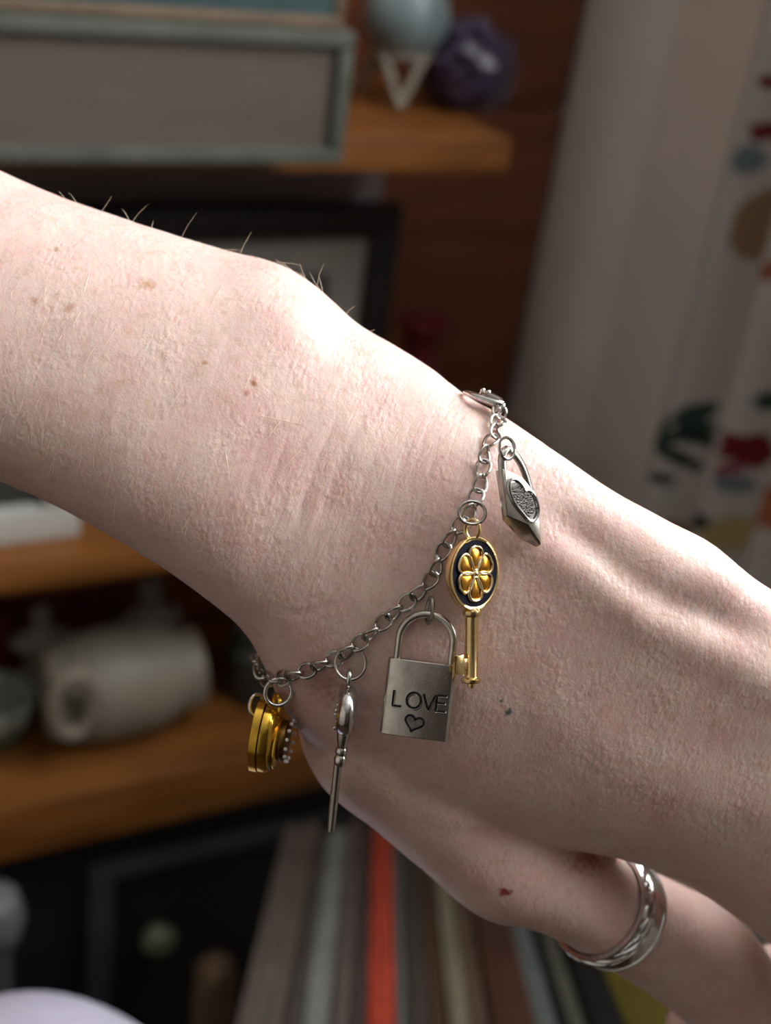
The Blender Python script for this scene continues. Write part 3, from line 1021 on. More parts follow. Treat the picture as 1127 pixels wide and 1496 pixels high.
link(wob.outputs['Color'], va.inputs[0]); va.inputs[1].default_value = (.0012, .0012, .0012); link(mapping((1, .62, .8), (0, 0, rz)), va.inputs[2])
link(va.outputs[0], v1.inputs['Vector'])
h1 = ramp(v1.outputs['Distance'], [(.05, (1, 1, 1)), (.62, (0, 0, 0))])
v2 = nnode('ShaderNodeTexVoronoi', Scale=1500.0); v2.feature = 'DISTANCE_TO_EDGE'
link(mapping((1, .8, .8), (0, 0, -rz)), v2.inputs['Vector'])
h2 = ramp(v2.outputs['Distance'], [(0, (0, 0, 0)), (.30, (1, 1, 1))])
n5 = nnode('ShaderNodeTexNoise', Scale=520.0, Detail=3.0); link(mapping((1.5, .45, 1), (0, 0, rz)), n5.inputs['Vector'])
n6 = nnode('ShaderNodeTexNoise', Scale=110.0, Detail=2.0); link(tc.outputs['Object'], n6.inputs['Vector'])
msk = ramp(n6.outputs['Fac'], [(.36, (.15, .15, .15)), (.62, (1, 1, 1))])
n7 = nnode('ShaderNodeTexNoise', Scale=1500.0, Detail=3.0); link(mapping((1.2, .7, 1), (0, 0, rz)), n7.inputs['Vector'])
hh = math_('ADD', math_('ADD', math_('MULTIPLY', math_('MULTIPLY', h1, msk), 1.1), math_('MULTIPLY', h2, .16)), math_('ADD', math_('MULTIPLY', n5.outputs['Fac'], .8), math_('MULTIPLY', n7.outputs['Fac'], .5)))
# fine wrinkles running across the wrist
wp_, wn_ = hit(545, 700)
wm = nnode('ShaderNodeMapping'); wm.vector_type = 'TEXTURE'; wm.inputs['Location'].default_value = wp_ * .001
link(tc.outputs['Object'], wm.inputs[0])
wl = nt.nodes.new('ShaderNodeVectorMath'); wl.operation = 'LENGTH'; link(wm.outputs[0], wl.inputs[0])
wmr = nnode('ShaderNodeMapRange'); wmr.interpolation_type = 'SMOOTHSTEP'; link(wl.outputs['Value'], wmr.inputs[0])
for i_, v_ in enumerate((.032, .010, .12, 1.0)): wmr.inputs[i_ + 1].default_value = v_
n8 = nnode('ShaderNodeTexNoise', Scale=430.0, Detail=3.0); link(mapping((1.7, .3, .5), (0, 0, rz)), n8.inputs['Vector'])
h8 = ramp(n8.outputs['Fac'], [(.40, (0, 0, 0)), (.52, (1, 1, 1))])
hh = math_('ADD', hh, math_('MULTIPLY', math_('MULTIPLY', h8, wmr.outputs[0]), .5))
bp_ = nnode('ShaderNodeBump'); bp_.inputs['Strength'].default_value = .7; bp_.inputs['Distance'].default_value = .00013
link(hh, bp_.inputs['Height'])
link(bp_.outputs[0], b.inputs['Normal'])
skin.materials.clear(); skin.materials.append(m)
SKIN = m
arm = bpy.data.objects.new('person', skin)
COL.objects.link(arm)
arm.matrix_world = LM
tag(arm, 'bare pale forearm and hand with thumb lowered, wearing bracelet and ring', 'person')

# ---- hairs on the forearm
HAIR = mat('hair', (.55, .42, .28), .35, col2=(.75, .62, .45), nscale=100)
hb_ = MB()


def hair(p, n, d, L, r=.035, lift=.3, curl=.3, seg=5):
    pts = []
    d = (d - n * d.dot(n)).normalized()
    side = n.cross(d)
    c = random.uniform(-curl, curl)
    for i in range(seg + 1):
        t = i / seg
        pts.append(p - n * .05 + d * (L * t) + n * (L * lift * (t - .55 * t * t)) + side * (c * L * t * t))
    hb_.tube(pts, [r * (1 - .75 * i / seg) for i in range(seg + 1)], 3, caps=False)


cnt = 0
while cnt < 420:
    x, y = random.uniform(0, 640), random.uniform(250, 900)
    p, n = hit(x, y)
    if p is None or random.random() < (x / 800) ** 1.2: continue
    dr = Vector((-.42 + random.uniform(-.35, .35), -.85, random.uniform(-.2, .2)))
    if random.random() < .3: dr = Vector((.5 + random.uniform(-.4, .4), .8, .1))
    hair(p, n, dr, random.uniform(2.0, 5.2), random.uniform(.016, .03), random.uniform(.05, .3))
    cnt += 1
for (x, y, x1, y1) in ((146, 306, 163, 287), (193, 325, 178, 305), (192, 319, 217, 298), (264, 346, 288, 310), (350, 372, 368, 338), (445, 412, 438, 384), (460, 424, 474, 384), (420, 394, 402, 378),
                       (467, 428, 452, 398), (470, 429, 466, 404), (395, 382, 440, 388), (505, 460, 519, 448), (540, 486, 548, 482), (224, 336, 224, 322), (330, 366, 355, 366),
                       (430, 402, 412, 384), (452, 416, 430, 396), (104, 294, 85, 279), (120, 300, 100, 281), (300, 360, 290, 352), (318, 364, 345, 364), (380, 379, 365, 372)):
    p, n = near(P(x, y, -20))
    q_ = P(x1, y1, p.z + random.uniform(-1, 2))
    mid = p.lerp(q_, .5) + Vector((random.uniform(-.25, .25), random.uniform(-.1, .25), 0))
    hb_.tube([p - n * .1, p.lerp(mid, .5), mid, mid.lerp(q_, .55) + Vector((.05, .06, 0)), q_], [.04, .038, .034, .028, .012], 4, caps=False)
for (x, y, x1, y1) in ((170, 480, 145, 520), (118, 455, 105, 480), (90, 490, 84, 505), (140, 505, 118, 540), (330, 410, 305, 450), (440, 620, 340, 600), (410, 615, 385, 648), (445, 650, 410, 690),
                       (330, 660, 336, 706), (400, 500, 372, 540), (66, 420, 66, 435), (18, 425, 15, 438), (130, 400, 120, 440), (300, 470, 282, 492), (270, 560, 240, 610)):
    p0, p1 = on(x, y, .02), on(x1, y1, .35)
    hb_.tube([p0, p0.lerp(p1, .5) + Vector((.1, .05, .5)), p1], [.05, .045, .02], 4, caps=False)
ho = hb_.build('arm_hair', HAIR, arm, scale=.001)
ho['kind'] = 'stuff'

# ------------------------------------------------------------------ metals
def metal(name, c, rough, c2, ns=900):
    return mat(name, c, rough, 1.0, col2=c2, nscale=ns, bump=.04, bscale=2500, ramp=(.4, .7))


SILV = metal('antique_silver', (.62, .60, .55), .22, (.50, .48, .44), 500)
STEEL = metal('chain_steel', (.52, .50, .46), .24, (.40, .38, .35))
SILVD = metal('oxidised_silver', (.02, .02, .02), .6, (.014, .014, .014))
SILVG = metal('dull_silver', (.26, .25, .23), .5, (.16, .155, .145), 2500)
PGOLD = metal('pale_gold', (.95, .80, .52), .18, (.90, .72, .42))
GOLD = metal('polished_gold', (.86, .66, .34), .2, (.78, .55, .23))
GOLDY = metal('yellow_gold', (.92, .58, .09), .18, (.80, .46, .05))
GOLDD = metal('tarnished_gold', (.22, .12, .03), .4, (.12, .07, .02))
BSILV = metal('bright_silver', (.74, .74, .72), .16, (.56, .56, .55))
ENAM = mat('blue_black_enamel', (.006, .007, .014), .3, spec=.12, col2=(.01, .012, .022), nscale=300)
AMBER = mat('amber_gold', (.62, .27, .03), .22, 1.0, col2=(.80, .42, .07), nscale=700)
RHIN = mat('rhinestone', (.8, .78, .74), .08, 0, col2=(.55, .5, .45), nscale=900, coat=1.0)


def thing(name, origin, label, cat, group=None):
    e = empty(name, LM @ Matrix.Translation(Vector(origin) * .001))
    tag(e, label, cat, group)
    return e


def mm(mb, name, m_, parent, org, **k):
    return mb.build(name, m_, parent, scale=.001, origin=org, **k)


def ringpts(c, u, v, a, b_, n=24):
    return [Vector(c) + Vector(u) * (a * math.cos(2 * math.pi * k / n)) + Vector(v) * (b_ * math.sin(2 * math.pi * k / n)) for k in range(n)]


# ------------------------------------------------------------------ bracelet chain
path_px = [(722, 606), (725, 622), (722, 640), (714, 654), (709, 670), (707, 689), (704, 708), (696, 727), (686, 750), (666, 775), (652, 797), (642, 816), (636, 838), (620, 858), (593, 880),
           (567, 901), (544, 922), (524, 938), (499, 955), (473, 966), (452, 975), (430, 982), (408, 990), (394, 988), (384, 978)]
path = []
for x, y in path_px:
    p, n = hit(x, y)
    if p is None:
        p, n = near(P(x, y, -14))
    path.append((p + n * 1.15, n))
# carry the chain on round the far side a little at its lower end
p, n = path[-1]
for dz in (3, 6.5, 10):
    q_, nq = near(Vector((p.x - 1.2, p.y + 1.0 + dz * .1, p.z - dz)))
    path.append((q_ + nq * 1.0, nq))
PT = np.array([p for p, n in path]); PN = np.array([n for p, n in path])
dl = np.concatenate([[0], np.cumsum(np.linalg.norm(np.diff(PT, axis=0), axis=1))])
PITCH = 2.85
nl = int(dl[-1] / PITCH)
org = PT[len(PT) // 2]
br = thing('bracelet', org, 'silver chain charm bracelet worn round the wrist', 'bracelet')


def link_mesh(L=4.1, W=3.3, r=.31):
    mb = MB()
    pts = []
    for k in range(28):
        a = 2 * math.pi * k / 28
        x, y = math.cos(a), math.sin(a)
        pts.append(Vector((math.copysign(abs(x) ** .95, x) * (L / 2 - r), math.copysign(abs(y) ** .95, y) * (W / 2 - r), .34 * math.sin(2 * a))))
    mb.tube(pts, r, 8, closed=True)
    return mb


link_o = None
for k in range(nl):
    s = (k + .5) * PITCH
    p = np.array([np.interp(s, dl, PT[:, i]) for i in range(3)])
    p2 = np.array([np.interp(s + .6, dl, PT[:, i]) for i in range(3)]); p1 = np.array([np.interp(s - .6, dl, PT[:, i]) for i in range(3)])
    n = Vector([np.interp(s, dl, PN[:, i]) for i in range(3)]).normalized()
    t = Vector(p2 - p1).normalized()
    n = (n - t * n.dot(t)).normalized()
    bb = n.cross(t)
    ph = math.radians((22 if k % 2 else -48) + random.uniform(-12, 12))
    y_ = bb * math.cos(ph) + n * math.sin(ph)
    z_ = t.cross(y_)
    # the links lie on the skin and lean a little with the curb twist
    M = Matrix((t, y_, z_)).transposed().to_4x4()
    M.translation = (Vector(p) - Vector(org)) * .001
    if link_o is None:
        link_o = link_mesh().build('chain_link', STEEL, br, scale=.001)
        o = link_o
    else:
        o = link_o.copy(); COL.objects.link(o); o.parent = br
    o.matrix_local = M

# lobster clasp at the top end of the chain
c0, n0 = near(P(684, 574, -16)); c1, n1_ = near(P(727, 592, -12))
c0 = P(682, 573, c0.z + 2.0); c1 = P(732, 591, c1.z + 3.2)
t = (c1 - c0).normalized(); nn_ = (Vector((.45, .85, .3)) - t * Vector((.45, .85, .3)).dot(t)).normalized(); sd = t.cross(nn_)
Lc = (c1 - c0).length
loop = []
for k in range(32):
    a = 2 * math.pi * k / 32
    loop.append(c0.lerp(c1, .5) + t * (Lc * .5 * math.cos(a)) + sd * (2.0 * math.sin(a) * (1 - .35 * math.cos(a))))
mm(MB().tube(loop, [.62 + .25 * math.cos(2 * math.pi * k / 32) for k in range(32)], 10, closed=True), 'clasp_hook', BSILV, br, org)
cbody = mm(MB().tube([c0.lerp(c1, .42) + nn_ * .5, c0.lerp(c1, .7) + nn_ * .8, c1 + nn_ * .55 - t * .3], [.6, .8, .7], 10), 'clasp_body', STEEL, br, org)
for dx in (.42, .58):
    mm(MB().tube([c0.lerp(c1, dx) + nn_ * .6, c0.lerp(c1, dx) + nn_ * 1.35], [.5, .42], 10).ball(c0.lerp(c1, dx) + nn_ * 1.4, .48, 8), 'clasp_lever', BSILV, cbody, org)
mm(MB().tube(ringpts(c1 + Vector((-.2, -.9, .3)), Vector((.5, .8, .2)).normalized(), Vector((.2, -.3, .9)).normalized(), 1.25, 1.0), .3, 8, closed=True), 'jump_ring', BSILV, br, org)
mm(MB().tube(ringpts(c1 + Vector((.2, -1.7, .3)), Vector((.1, 1, 0)).normalized(), Vector((.8, 0, .6)).normalized(), 1.2, .9), .28, 8, closed=True), 'jump_ring', STEEL, br, org)


def jump_ring(parent, org, px, py, rpx, z, u=(1, 0, 0), v=(0, 1, 0), m_=STEEL, wire=.33):
    c = P(px, py, z)
    r_ = rpx * (D0 - z) / F
    return mm(MB().tube(ringpts(c, Vector(u).normalized(), Vector(v).normalized(), r_, r_, 32), wire, 8, closed=True), 'jump_ring', m_, parent, org)


# ------------------------------------------------------------------ LOVE padlock charm
zc = max(on(612, 1020).z, on(570, 960).z, on(660, 970).z, on(640, 1080).z) + 2.2
u = (P(669, 970, zc) - P(569, 959, zc)).normalized()
v = (P(569, 959, zc) - P(555, 1071, zc)).normalized()
v = (v - u * u.dot(v) * .55).normalized()
u = (u + Vector((0, 0, .12))).normalized()
nrm = u.cross(v).normalized()
ctr = P(612, 1021, zc)
WP, HP = 12.5, 13.6
lk = thing('padlock_charm', ctr, 'silver square padlock charm engraved LOVE with a small heart', 'charm', 'charms on the bracelet')
hw, th = WP / 2, 1.5
profile = [(-hw, -th), (-hw, .15), (-hw + .25, .75), (-hw + .8, 1.12), (-hw + 1.7, 1.34), (-hw * .45, 1.48), (0, 1.53), (hw * .45, 1.48), (hw - 1.7, 1.34), (hw - .8, 1.12), (hw - .25, .75), (hw, .15), (hw, -th)]
mb = MB().prism([ctr + u * a + nrm * c - v * (HP / 2) for a, c in profile], v * HP)
lbody = mm(mb, 'body', SILV, lk, ctr, bevel=.28, bseg=3, smooth=35)
Lp = []
for k in range(33):
    a = math.pi * k / 32
    Lp.append(ctr + v * (HP / 2 + 3.7) + u * (-4.85 * math.cos(a) + .15) + v * (4.7 * math.sin(a)))
Lp = [ctr + u * -4.7 + v * (HP / 2 - .5)] + Lp + [ctr + u * 5.0 + v * (HP / 2 - .5)]
mm(MB().tube(Lp, .72, 14), 'shackle', SILV, lk, ctr)


def fp(a, c, h=0.0):
    """point on the curved face"""
    zf = 1.53 - .05 * (abs(a) / (hw * .45)) if abs(a) < hw * .45 else 1.48 - (abs(a) - hw * .45) / (hw * .55 - 1.7) * .14
    return ctr + u * a + v * c + nrm * (zf + h)


# letters cut as dark oxidised strokes with a bright burr
strokes = {'L': [[(0, 1), (0, 0), (.62, 0)]], 'O': [[(.5 + .5 * math.sin(2 * math.pi * k / 24), .5 + .5 * math.cos(2 * math.pi * k / 24)) for k in range(25)]],
           'V': [[(0, 1), (.42, 0), (.84, 1)]], 'E': [[(.66, 1), (0, 1), (0, 0), (.68, 0)], [(0, .52), (.6, .52)]]}
hgt = 2.75
xs = {'L': -4.35, 'O': -1.95, 'V': .95, 'E': 3.35}
for ch, x0 in xs.items():
    mb, mb2 = MB(), MB()
    for s_ in strokes[ch]:
        dense = []
        for a, c in zip(s_[:-1], s_[1:]):
            for k in range(6):
                dense.append((a[0] + (c[0] - a[0]) * k / 6, a[1] + (c[1] - a[1]) * k / 6))
        dense.append(s_[-1])
        mb.tube([fp(x0 + a * hgt * .92, -1.55 + c * hgt, -.06) for a, c in dense], .27, 8)
        mb2.tube([fp(x0 + a * hgt * .92 + .1, -1.55 + c * hgt - .18, -.14) for a, c in dense], .30, 8)
    lo_ = mm(mb, 'engraved_letter', SILVD, lk, ctr)
    lo_['label'] = 'dark engraved letter ' + ch
    b2 = mm(mb2, 'letter_burr', BSILV, lo_, ctr)


def heart2d(n=40):
    out = []
    for k in range(n):
        t_ = 2 * math.pi * k / n
        x = 16 * math.sin(t_) ** 3
        y = 13 * math.cos(t_) - 5 * math.cos(2 * t_) - 2 * math.cos(3 * t_) - math.cos(4 * t_)
        out.append((x / 17, (y + 2) / 17))
    return out


H2 = heart2d()
ca_, sa_ = math.cos(math.radians(-12)), math.sin(math.radians(-12))
hpts = [fp(-.25 + 1.8 * (x * ca_ - y * sa_), -4.3 + 1.65 * (x * sa_ + y * ca_), .0) for x, y in H2]
mm(MB().tube(hpts, .2, 8, closed=True), 'heart_outline', SILVD, lbody, ctr)
mm(MB().prism([fp(-.25 + 1.7 * (x * ca_ - y * sa_), -4.3 + 1.55 * (x * sa_ + y * ca_), .03) for x, y in H2], nrm * -.2), 'heart_recess', SILVG, lbody, ctr)
topc = ctr + v * (HP / 2 + 8.2) + u * .1
mm(MB().tube(ringpts(topc + Vector((.1, .85, 0)), Vector((.12, 1, .05)).normalized(), Vector((.35, 0, 1)).normalized(), 2.35, 1.5, 28), .36, 8, closed=True), 'jump_ring', STEEL, lk, ctr)

# ------------------------------------------------------------------ gold key charm with enamel flower
zk = max(on(690, 840).z, on(690, 990).z, on(700, 790).z) + 3.0
kc = P(695, 838, zk + .6)
kv = (P(691, 790, zk) - P(689, 1000, zk)).normalized()
yaw = math.radians(33)
ku = Vector((math.cos(yaw), .02, -math.sin(yaw)))
ku = (ku - kv * ku.dot(kv)).normalized()
kn = ku.cross(kv)
A_, B_ = 5.35, 6.55
gk = thing('key_charm', kc, 'gold key charm with amber flower on dark enamel oval', 'charm', 'charms on the bracelet')


def kp(x, y, h=0.0): return kc + ku * x + kv * y + kn * h


N = 48
ell = [(math.cos(2 * math.pi * k / N), math.sin(2 * math.pi * k / N)) for k in range(N)]
vs, fs = [], []
for (sc, h) in ((.90, -1.9), (.98, -1.75), (1.0, -1.4), (1.0, -.25), (.985, 0), (.93, .02), (.90, -.12), (.895, -.42)):
    vs += [kp(A_ * x * (sc if True else 1), B_ * y * sc, h) for x, y in ell]
for i in range(7):
    for k in range(N):
        l = (k + 1) % N
        fs.append((i * N + k, i * N + l, (i + 1) * N + l, (i + 1) * N + k))
fs.append(tuple(range(N - 1, -1, -1))); fs.append(tuple(7 * N + k for k in range(N)))
head = mm(MB().add(vs, fs), 'oval_head', GOLD, gk, kc)
mm(MB().prism([kp(A_ * .90 * x, B_ * .90 * y, -.22) for x, y in ell], kn * -.15), 'enamel', ENAM, head, kc)
for k in range(6):
    a = math.radians(90 + 60 * k)
    ca_, sa_ = math.cos(a), math.sin(a)
    pl = []
    for j in range(24):
        t_ = 2 * math.pi * j / 24
        rad = .41 + .32 * math.cos(t_)
        tan = .25 * math.sin(t_) * (1 + .42 * math.cos(t_))
        pl.append((A_ * (rad * ca_ - tan * sa_), B_ * (rad * sa_ + tan * ca_)))
    rim = mm(MB().tube([kp(x, y, .08) for x, y in pl], .27, 8, closed=True), 'petal_rim', PGOLD, head, kc)
    cx_, cy_ = A_ * .42 * ca_, B_ * .42 * sa_
    vs, fs = [], []
    for (sc, h) in ((1, -.18), (.8, -.02), (.5, .10), (.2, .15)):
        vs += [kp(cx_ + (x - cx_) * sc, cy_ + (y - cy_) * sc, h) for x, y in pl]
    for i in range(3):
        for j in range(24):
            l = (j + 1) % 24
            fs.append((i * 24 + j, i * 24 + l, (i + 1) * 24 + l, (i + 1) * 24 + j))
    fs.append(tuple(3 * 24 + j for j in range(24)))
    mm(MB().add(vs, fs), 'petal', AMBER, head, kc)
mm(MB().ball(kp(0, 0, .05), .55, 8), 'flower_centre', GOLD, head, kc)
so_ = kp(0, 0, -.95)
ys = lambda px_: (P(690, px_, zk) - P(690, 838, zk)).y
mm(MB().lathe([(1.0, ys(888)), (1.65, ys(893)), (1.7, ys(897)), (1.6, ys(900)), (1.25, ys(902)), (1.22, ys(930)), (1.24, ys(988)), (1.3, ys(990)), (1.75, ys(992)), (1.8, ys(995)), (1.6, ys(998)), (.7, ys(1000)), (.72, ys(1002)), (.6, ys(1005)), (.1, ys(1006))],
              so_, kv, 24), 'stem', GOLD, gk, kc)
bx = MB().prism([so_ + kv * ys(y_) + ku * x_ - kn * .6 for x_, y_ in ((-3.7, 957), (-2.1, 955), (-2.1, 986), (-3.7, 984))], kn * 1.4)
mm(bx, 'key_bit', GOLD, gk, kc, bevel=.2)
mm(MB().prism([so_ + kv * ys(y_) + ku * x_ - kn * .4 for x_, y_ in ((-2.3, 962), (-1.0, 962), (-1.0, 978), (-2.3, 978))], kn * .9), 'bit_web', GOLD, gk, kc, bevel=.12)
mm(MB().tube(ringpts(kp(-.2, B_ + 1.2, -.8), kv, (kn * .75 + ku * .6).normalized(), 1.75, 1.25, 28), .36, 8, closed=True), 'bail', GOLD, gk, kc)
mm(MB().tube(ringpts(P(690, 749, zk + .4), Vector((1, -.1, -.15)).normalized(), Vector((0.1, 1, -.1)).normalized(), 2.45, 2.05, 32), .34, 8, closed=True), 'jump_ring', STEEL, gk, kc)

# ------------------------------------------------------------------ silver heart padlock charm seen obliquely
za_ = max(on(x, y).z + (x - 735) / 8.2 * .55 for x, y in ((735, 690), (741, 754), (772, 767), (791, 796), (789, 762), (775, 711))) + 2.4
def hp3(x, y, k=0.0):
    z = za_ - (x - 735) / 8.2 * .55 + k
    return P(x, y, z)
fpoly = [(733, 668), (735, 682), (741, 754), (772, 767), (791, 796), (789, 762), (784, 740), (774, 712), (764, 698), (750, 690), (745, 676)]
fpoly = [(734, 684), (741, 754), (772, 767), (791, 796), (790, 764), (784, 735), (775, 711), (764, 698), (750, 691)]
front = [hp3(x, y) for x, y in fpoly]
hc_ = sum(front, Vector()) / len(front)
fn = (front[1] - front[0]).cross(front[4] - front[0]).normalized()
if fn.z < 0: fn = -fn
back = Vector((-1.35, -.75, -1.7))
hl = thing('heart_lock_charm', hc_, 'silver wedge shaped lock charm with stippled heart, by the clasp', 'charm', 'charms on the bracelet')
bpoly = [(724, 688), (734, 760), (760, 788), (784, 800), (786, 772), (778, 742), (768, 716), (757, 704), (741, 695)]
back_ = [P(x, y, hp3(x + 4, y).z - 1.9) for x, y in bpoly]
nb_ = len(front)
bd = MB().add(front + back_, [tuple(range(nb_)), tuple(range(2 * nb_ - 1, nb_ - 1, -1))] + [(i_, i_ + nb_, (i_ + 1) % nb_ + nb_, (i_ + 1) % nb_) for i_ in range(nb_)])
hbody = mm(bd, 'body', SILV, hl, hc_, bevel=.2, bseg=2)
heart = [(767, 717), (761, 706), (753, 700), (746, 701), (743, 708), (745, 721), (752, 736), (762, 749), (775, 762), (783, 757), (786, 745), (783, 730), (777, 719), (772, 716)]
hc2 = catmull(heart + [heart[0]], 48)[:-1]
nz = fn * .25
mm(MB().tube([hp3(x, y) + nz * .6 for x, y in hc2], .33, 8, closed=True), 'heart_rim', BSILV, hbody, hc_)
mx_, my_ = 765, 732
mm(MB().prism([hp3(mx_ + (x - mx_) * .86, my_ + (y - my_) * .86) + nz * .35 for x, y in hc2], fn * -.2), 'heart_recess', SILVG, hbody, hc_)
st_ = MB()
for k in range(150):
    for tr_ in range(20):
        x, y = random.uniform(745, 785), random.uniform(702, 760)
        # inside test
        ins = False; j = len(hc2) - 1
        for i in range(len(hc2)):
            xi, yi, xj, yj = mx_ + (hc2[i][0] - mx_) * .74, my_ + (hc2[i][1] - my_) * .74, mx_ + (hc2[j][0] - mx_) * .74, my_ + (hc2[j][1] - my_) * .74
            if (yi > y) != (yj > y) and x < (xj - xi) * (y - yi) / (yj - yi) + xi: ins = not ins
            j = i
        if ins: break
    st_.ball(hp3(x, y) + nz * .45, .24, 4)
stp = mm(st_, 'stippled_fill', BSILV, hbody, hc_)
stp['kind'] = 'stuff'
sh = [(736, 700), (734, 680), (735, 664), (741, 657), (750, 662), (760, 675), (767, 690), (772, 706), (776, 720)]
shp = catmull(sh, 30)
mm(MB().tube([hp3(x, y, -.7 - .02 * i) for i, (x, y) in enumerate(shp)], .78, 10, flat=.8), 'shackle', SILV, hl, hc_)
mm(MB().tube(ringpts(hp3(741, 655, .2), Vector((1, .2, -.4)).normalized(), Vector((-.2, 1, .1)).normalized(), 1.45, 1.9, 28), .3, 8, closed=True), 'jump_ring', BSILV, hl, hc_)

# ------------------------------------------------------------------ silver key charm seen edge on
zs = on(512, 990).z + 2.6
def sk(px, py):                                 # hangs down with gravity, a little away from the camera
    return P(px, py, zs - .33 * (py - 970) / 8.2)
sc0 = sk(505, 1040)
kk = thing('key_charm', sc0, 'silver key charm turned edge on, hanging below the chain', 'charm', 'charms on the bracelet')
axd = (sk(509, 1003) - sk(483, 1215)).normalized()
sidev = Vector((1, .1, 0)); sidev = (sidev - axd * sidev.dot(axd)).normalized()
dep = sidev.cross(axd)
mm(MB().tube(ringpts(P(512, 969, zs + .2), Vector((1, 0, -.1)), Vector((0, 1, 0)), 2.75, 2.95, 36), .32, 8, closed=True), 'jump_ring', STEEL, kk, sc0)
mm(MB().tube(ringpts(sk(510, 991), axd, dep, 1.35, 1.2, 20), .5, 10, closed=True), 'bail', BSILV, kk, sc0)
# bow: a ring-shaped head seen from its edge
bc0 = sk(506, 1037)
bow = MB().tube(ringpts(bc0, axd, dep, 2.95, 3.3, 40), 1.7, 16, closed=True)
bow_o = mm(bow, 'bow', BSILV, kk, sc0, smooth=60)
for (x, y, r_) in ((492, 1036, .5), (490, 1042, .42), (493, 1052, .5), (489, 1062, .45), (494, 1028, .4)):
    mm(MB().ball(sk(x, y) + dep * .4, r_, 8), 'bow_bead', SILV, bow_o, sc0)
h0 = lambda y_: (sk(500, y_) - sk(500, 1066)).length * (-1 if y_ > 1066 else 1)
nb = sk(503, 1066)
mm(MB().lathe([(1.25, h0(1062)), (1.35, h0(1067)), (1.2, h0(1078)), (.95, h0(1088)), (.85, h0(1092))], nb, axd, 16), 'neck', SILV, kk, sc0)
mm(MB().lathe([(.8, h0(1091)), (1.15, h0(1094)), (1.2, h0(1099)), (.85, h0(1103))], nb, axd, 16), 'collar', BSILV, kk, sc0)
mm(MB().lathe([(.85, h0(1103)), (1.2, h0(1106)), (1.25, h0(1112)), (1.0, h0(1117))], nb, axd, 16), 'collar', BSILV, kk, sc0)
mm(MB().tube([sk(494, 1115), sk(489, 1165), sk(484, 1213)], [.78, .78, .74], 14), 'shaft', SILV, kk, sc0)
mm(MB().prism([sk(484, 1158) + dep * .5, sk(487, 1158) + dep * .5, sk(482, 1208) + dep * .5, sk(479, 1208) + dep * .5], dep * -3.6), 'key_bit', SILV, kk, sc0, bevel=.12)

# ------------------------------------------------------------------ gold locket charm at the far edge of the wrist
zl_ = (hit(400, 992)[0] or P(400, 992, -12)).z + .8
def gl(px, py, k=0.0): return P(px, py, zl_ - .25 * (py - 1010) / 8.2 + k)
g0 = gl(393, 1078)
gc = thing('locket_charm', g0, 'yellow gold locket charm turned edge on, at lower wrist edge', 'charm', 'charms on the bracelet')
gv = (gl(402, 1025) - gl(388, 1132)).normalized()
gside = Vector((.985, 0, .15)); gside = (gside - gv * gside.dot(gv)).normalized()
gdep = gside.cross(gv)


def plate(cpx, cpy, half_h, half_d, t0, t1, dome_, rnd=True):
    """oval plate standing on edge: lies in the gv/gdep plane, thick along gside"""
    c = gl(cpx, cpy)
    vs, fs = [], []
    n = 40
    rows = [(.0, t0 - dome_), (.45, t0 - dome_ * .8), (.8, t0 - dome_ * .35), (.93, t0), (.98, t0 + .14 * (t1 - t0)), (1.0, t0 + .35 * (t1 - t0)), (1.0, t0 + .6 * (t1 - t0)), (.97, t0 + .85 * (t1 - t0)), (.92, t1), (.8, t1 + dome_ * .35), (.45, t1 + dome_ * .8), (0., t1 + dome_)]
    if not rnd:
        rows = [(.0, t0), (.95, t0), (1.0, t0 + .12), (1.0, t1), (.96, t1 + dome_ * .3), (.86, t1 + dome_ * .62), (.68, t1 + dome_ * .86), (.4, t1 + dome_ * .97), (0., t1 + dome_)]
    for s_, t_ in rows:
        for k in range(n):
            a = 2 * math.pi * k / n
            y_ = math.sin(a)
            wd = math.cos(a) * (1 - .25 * (y_ < 0) * y_ * y_)
            vs.append(c + gv * (y_ * half_h * max(s_, .01)) + gdep * (wd * half_d * max(s_, .01)) + gside * t_)
    for i in range(len(rows) - 1):
        for k in range(n):
            l = (k + 1) % n
            fs.append((i * n + k, i * n + l, (i + 1) * n + l, (i + 1) * n + k))
    return MB().add(vs, fs)


mm(plate(378, 1075, 7.2, 5.2, -.75, .75, .1, False), 'front_shell', GOLDY, gc, g0)
mm(plate(390, 1078, 6.9, 5.1, -.7, .35, 2.0, False), 'back_shell', GOLDY, gc, g0)
mm(plate(402, 1086, 5.3, 4.6, -.3, .3, .1), 'seam', GOLDD, gc, g0)
mm(plate(407, 1086, 5.2, 4.6, -.35, .3, .2), 'rim_plate', GOLDY, gc, g0)
setting = mm(plate(416, 1083, 4.0, 3.8, -.9, .5, .3), 'stone_setting', GOLDD, gc, g0)
for k in range(14):
    a = 2 * math.pi * k / 14
    p = gl(424, 1083) + gv * (3.9 * math.sin(a)) + gdep * (3.9 * math.cos(a))
    mm(MB().ball(p, .4, 6), 'rhinestone', RHIN, setting, g0)
for y_ in (1088, 1102, 1122):
    mm(MB().ball(gl(371, y_, -2.0), .45, 6), 'rhinestone', RHIN, gc, g0)
mm(MB().tube(ringpts(gl(404, 1032), gv, (gdep * .8 + gside * .6).normalized(), 2.2, 1.5, 26), .45, 8, closed=True), 'bail', GOLDY, gc, g0)
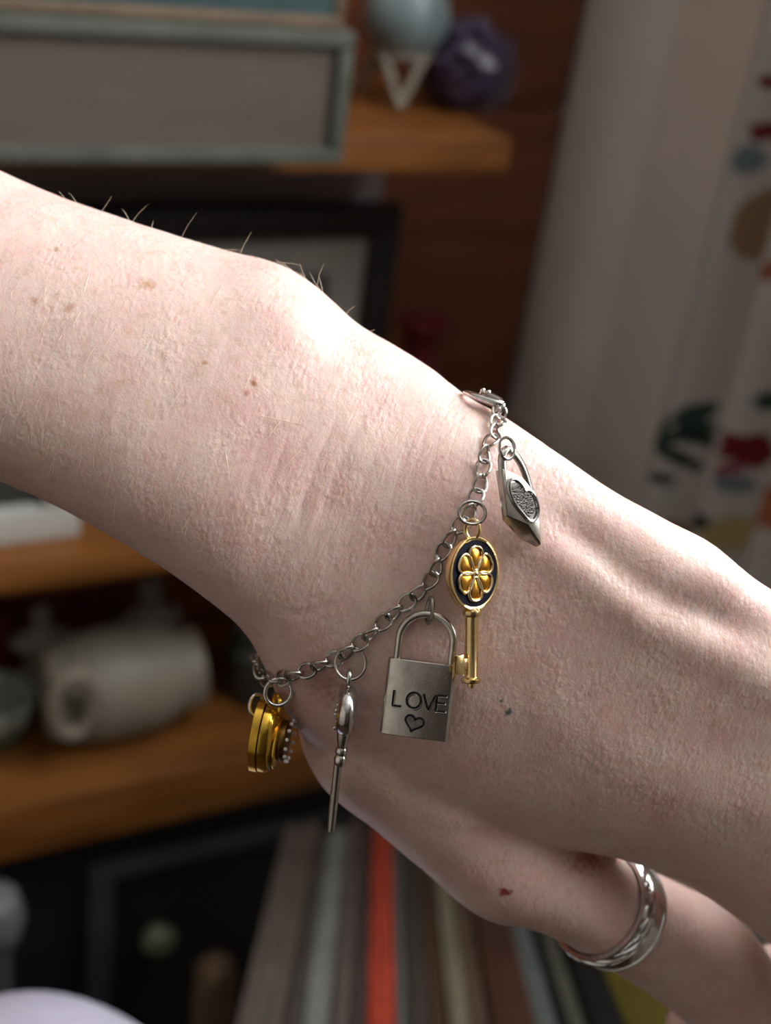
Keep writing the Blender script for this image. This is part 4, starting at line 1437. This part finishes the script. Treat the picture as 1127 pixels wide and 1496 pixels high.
mm(MB().tube(ringpts(gl(407, 1011, 1.8), Vector((1, .05, -.25)).normalized(), Vector((0, 1, 0)), 2.5, 2.5, 32), .42, 10, closed=True), 'jump_ring', BSILV, gc, g0)
mm(MB().tube(ringpts(gl(375, 1030, -1.5), Vector((.8, .1, -.5)).normalized(), Vector((0, 1, 0)), 1.5, 2.0, 28), .36, 8, closed=True), 'jump_ring', BSILV, gc, g0)

# ------------------------------------------------------------------ thumb ring
K = catmull(THUMB, 400)
C = np.array([P(x, y, z) for x, y, z, r in K])
i0 = int(np.argmin(np.hypot(K[:, 0] - 886, K[:, 1] - 1328)))
rc = Vector(C[i0])
ra = Vector(C[i0 + 6] - C[i0 - 6]).normalized()
ra = (ra + Vector((0, 0, -.10))).normalized()
rin = K[i0, 3] * (D0 - K[i0, 2]) / F
fr = thing('finger_ring', rc, 'wide silver ring with twisted rope band worn on the thumb', 'ring')
r0 = rin + .15
prof = [(r0, -3.9), (r0 + .9, -3.9), (r0 + 1.05, -3.6), (r0 + .6, -3.3), (r0 + .6, -.1), (r0 + 1.0, .1), (r0 + 1.1, 1.6), (r0 + 1.0, 3.1), (r0 + .7, 3.25), (r0 + 1.1, 3.5), (r0 + 1.05, 4.3), (r0, 4.4)]
uu = (Vector((0, 0, 1)) - ra * ra.z).normalized(); ww = ra.cross(uu)
n = 72
vs, fs = [], []
for r_, h in prof:
    for k in range(n):
        a = 2 * math.pi * k / n
        vs.append(rc + ra * h + (uu * math.cos(a) + ww * math.sin(a)) * r_)
for i in range(len(prof)):
    j = (i + 1) % len(prof)
    for k in range(n):
        l = (k + 1) % n
        fs.append((i * n + k, i * n + l, j * n + l, j * n + k))
mm(MB().add(vs, fs), 'band', BSILV, fr, rc, smooth=50)
for sidx in range(3):
    pts = []
    for k in range(160):
        a = 2 * math.pi * k / 160
        ph = 6 * a + sidx * 2 * math.pi / 3
        pts.append(rc + ra * (-1.75 + 1.0 * math.cos(ph)) + (uu * math.cos(a) + ww * math.sin(a)) * (r0 + .62 + .34 * math.sin(ph)))
    mm(MB().tube(pts, .58, 8, closed=True), 'rope_strand', BSILV, fr, rc)
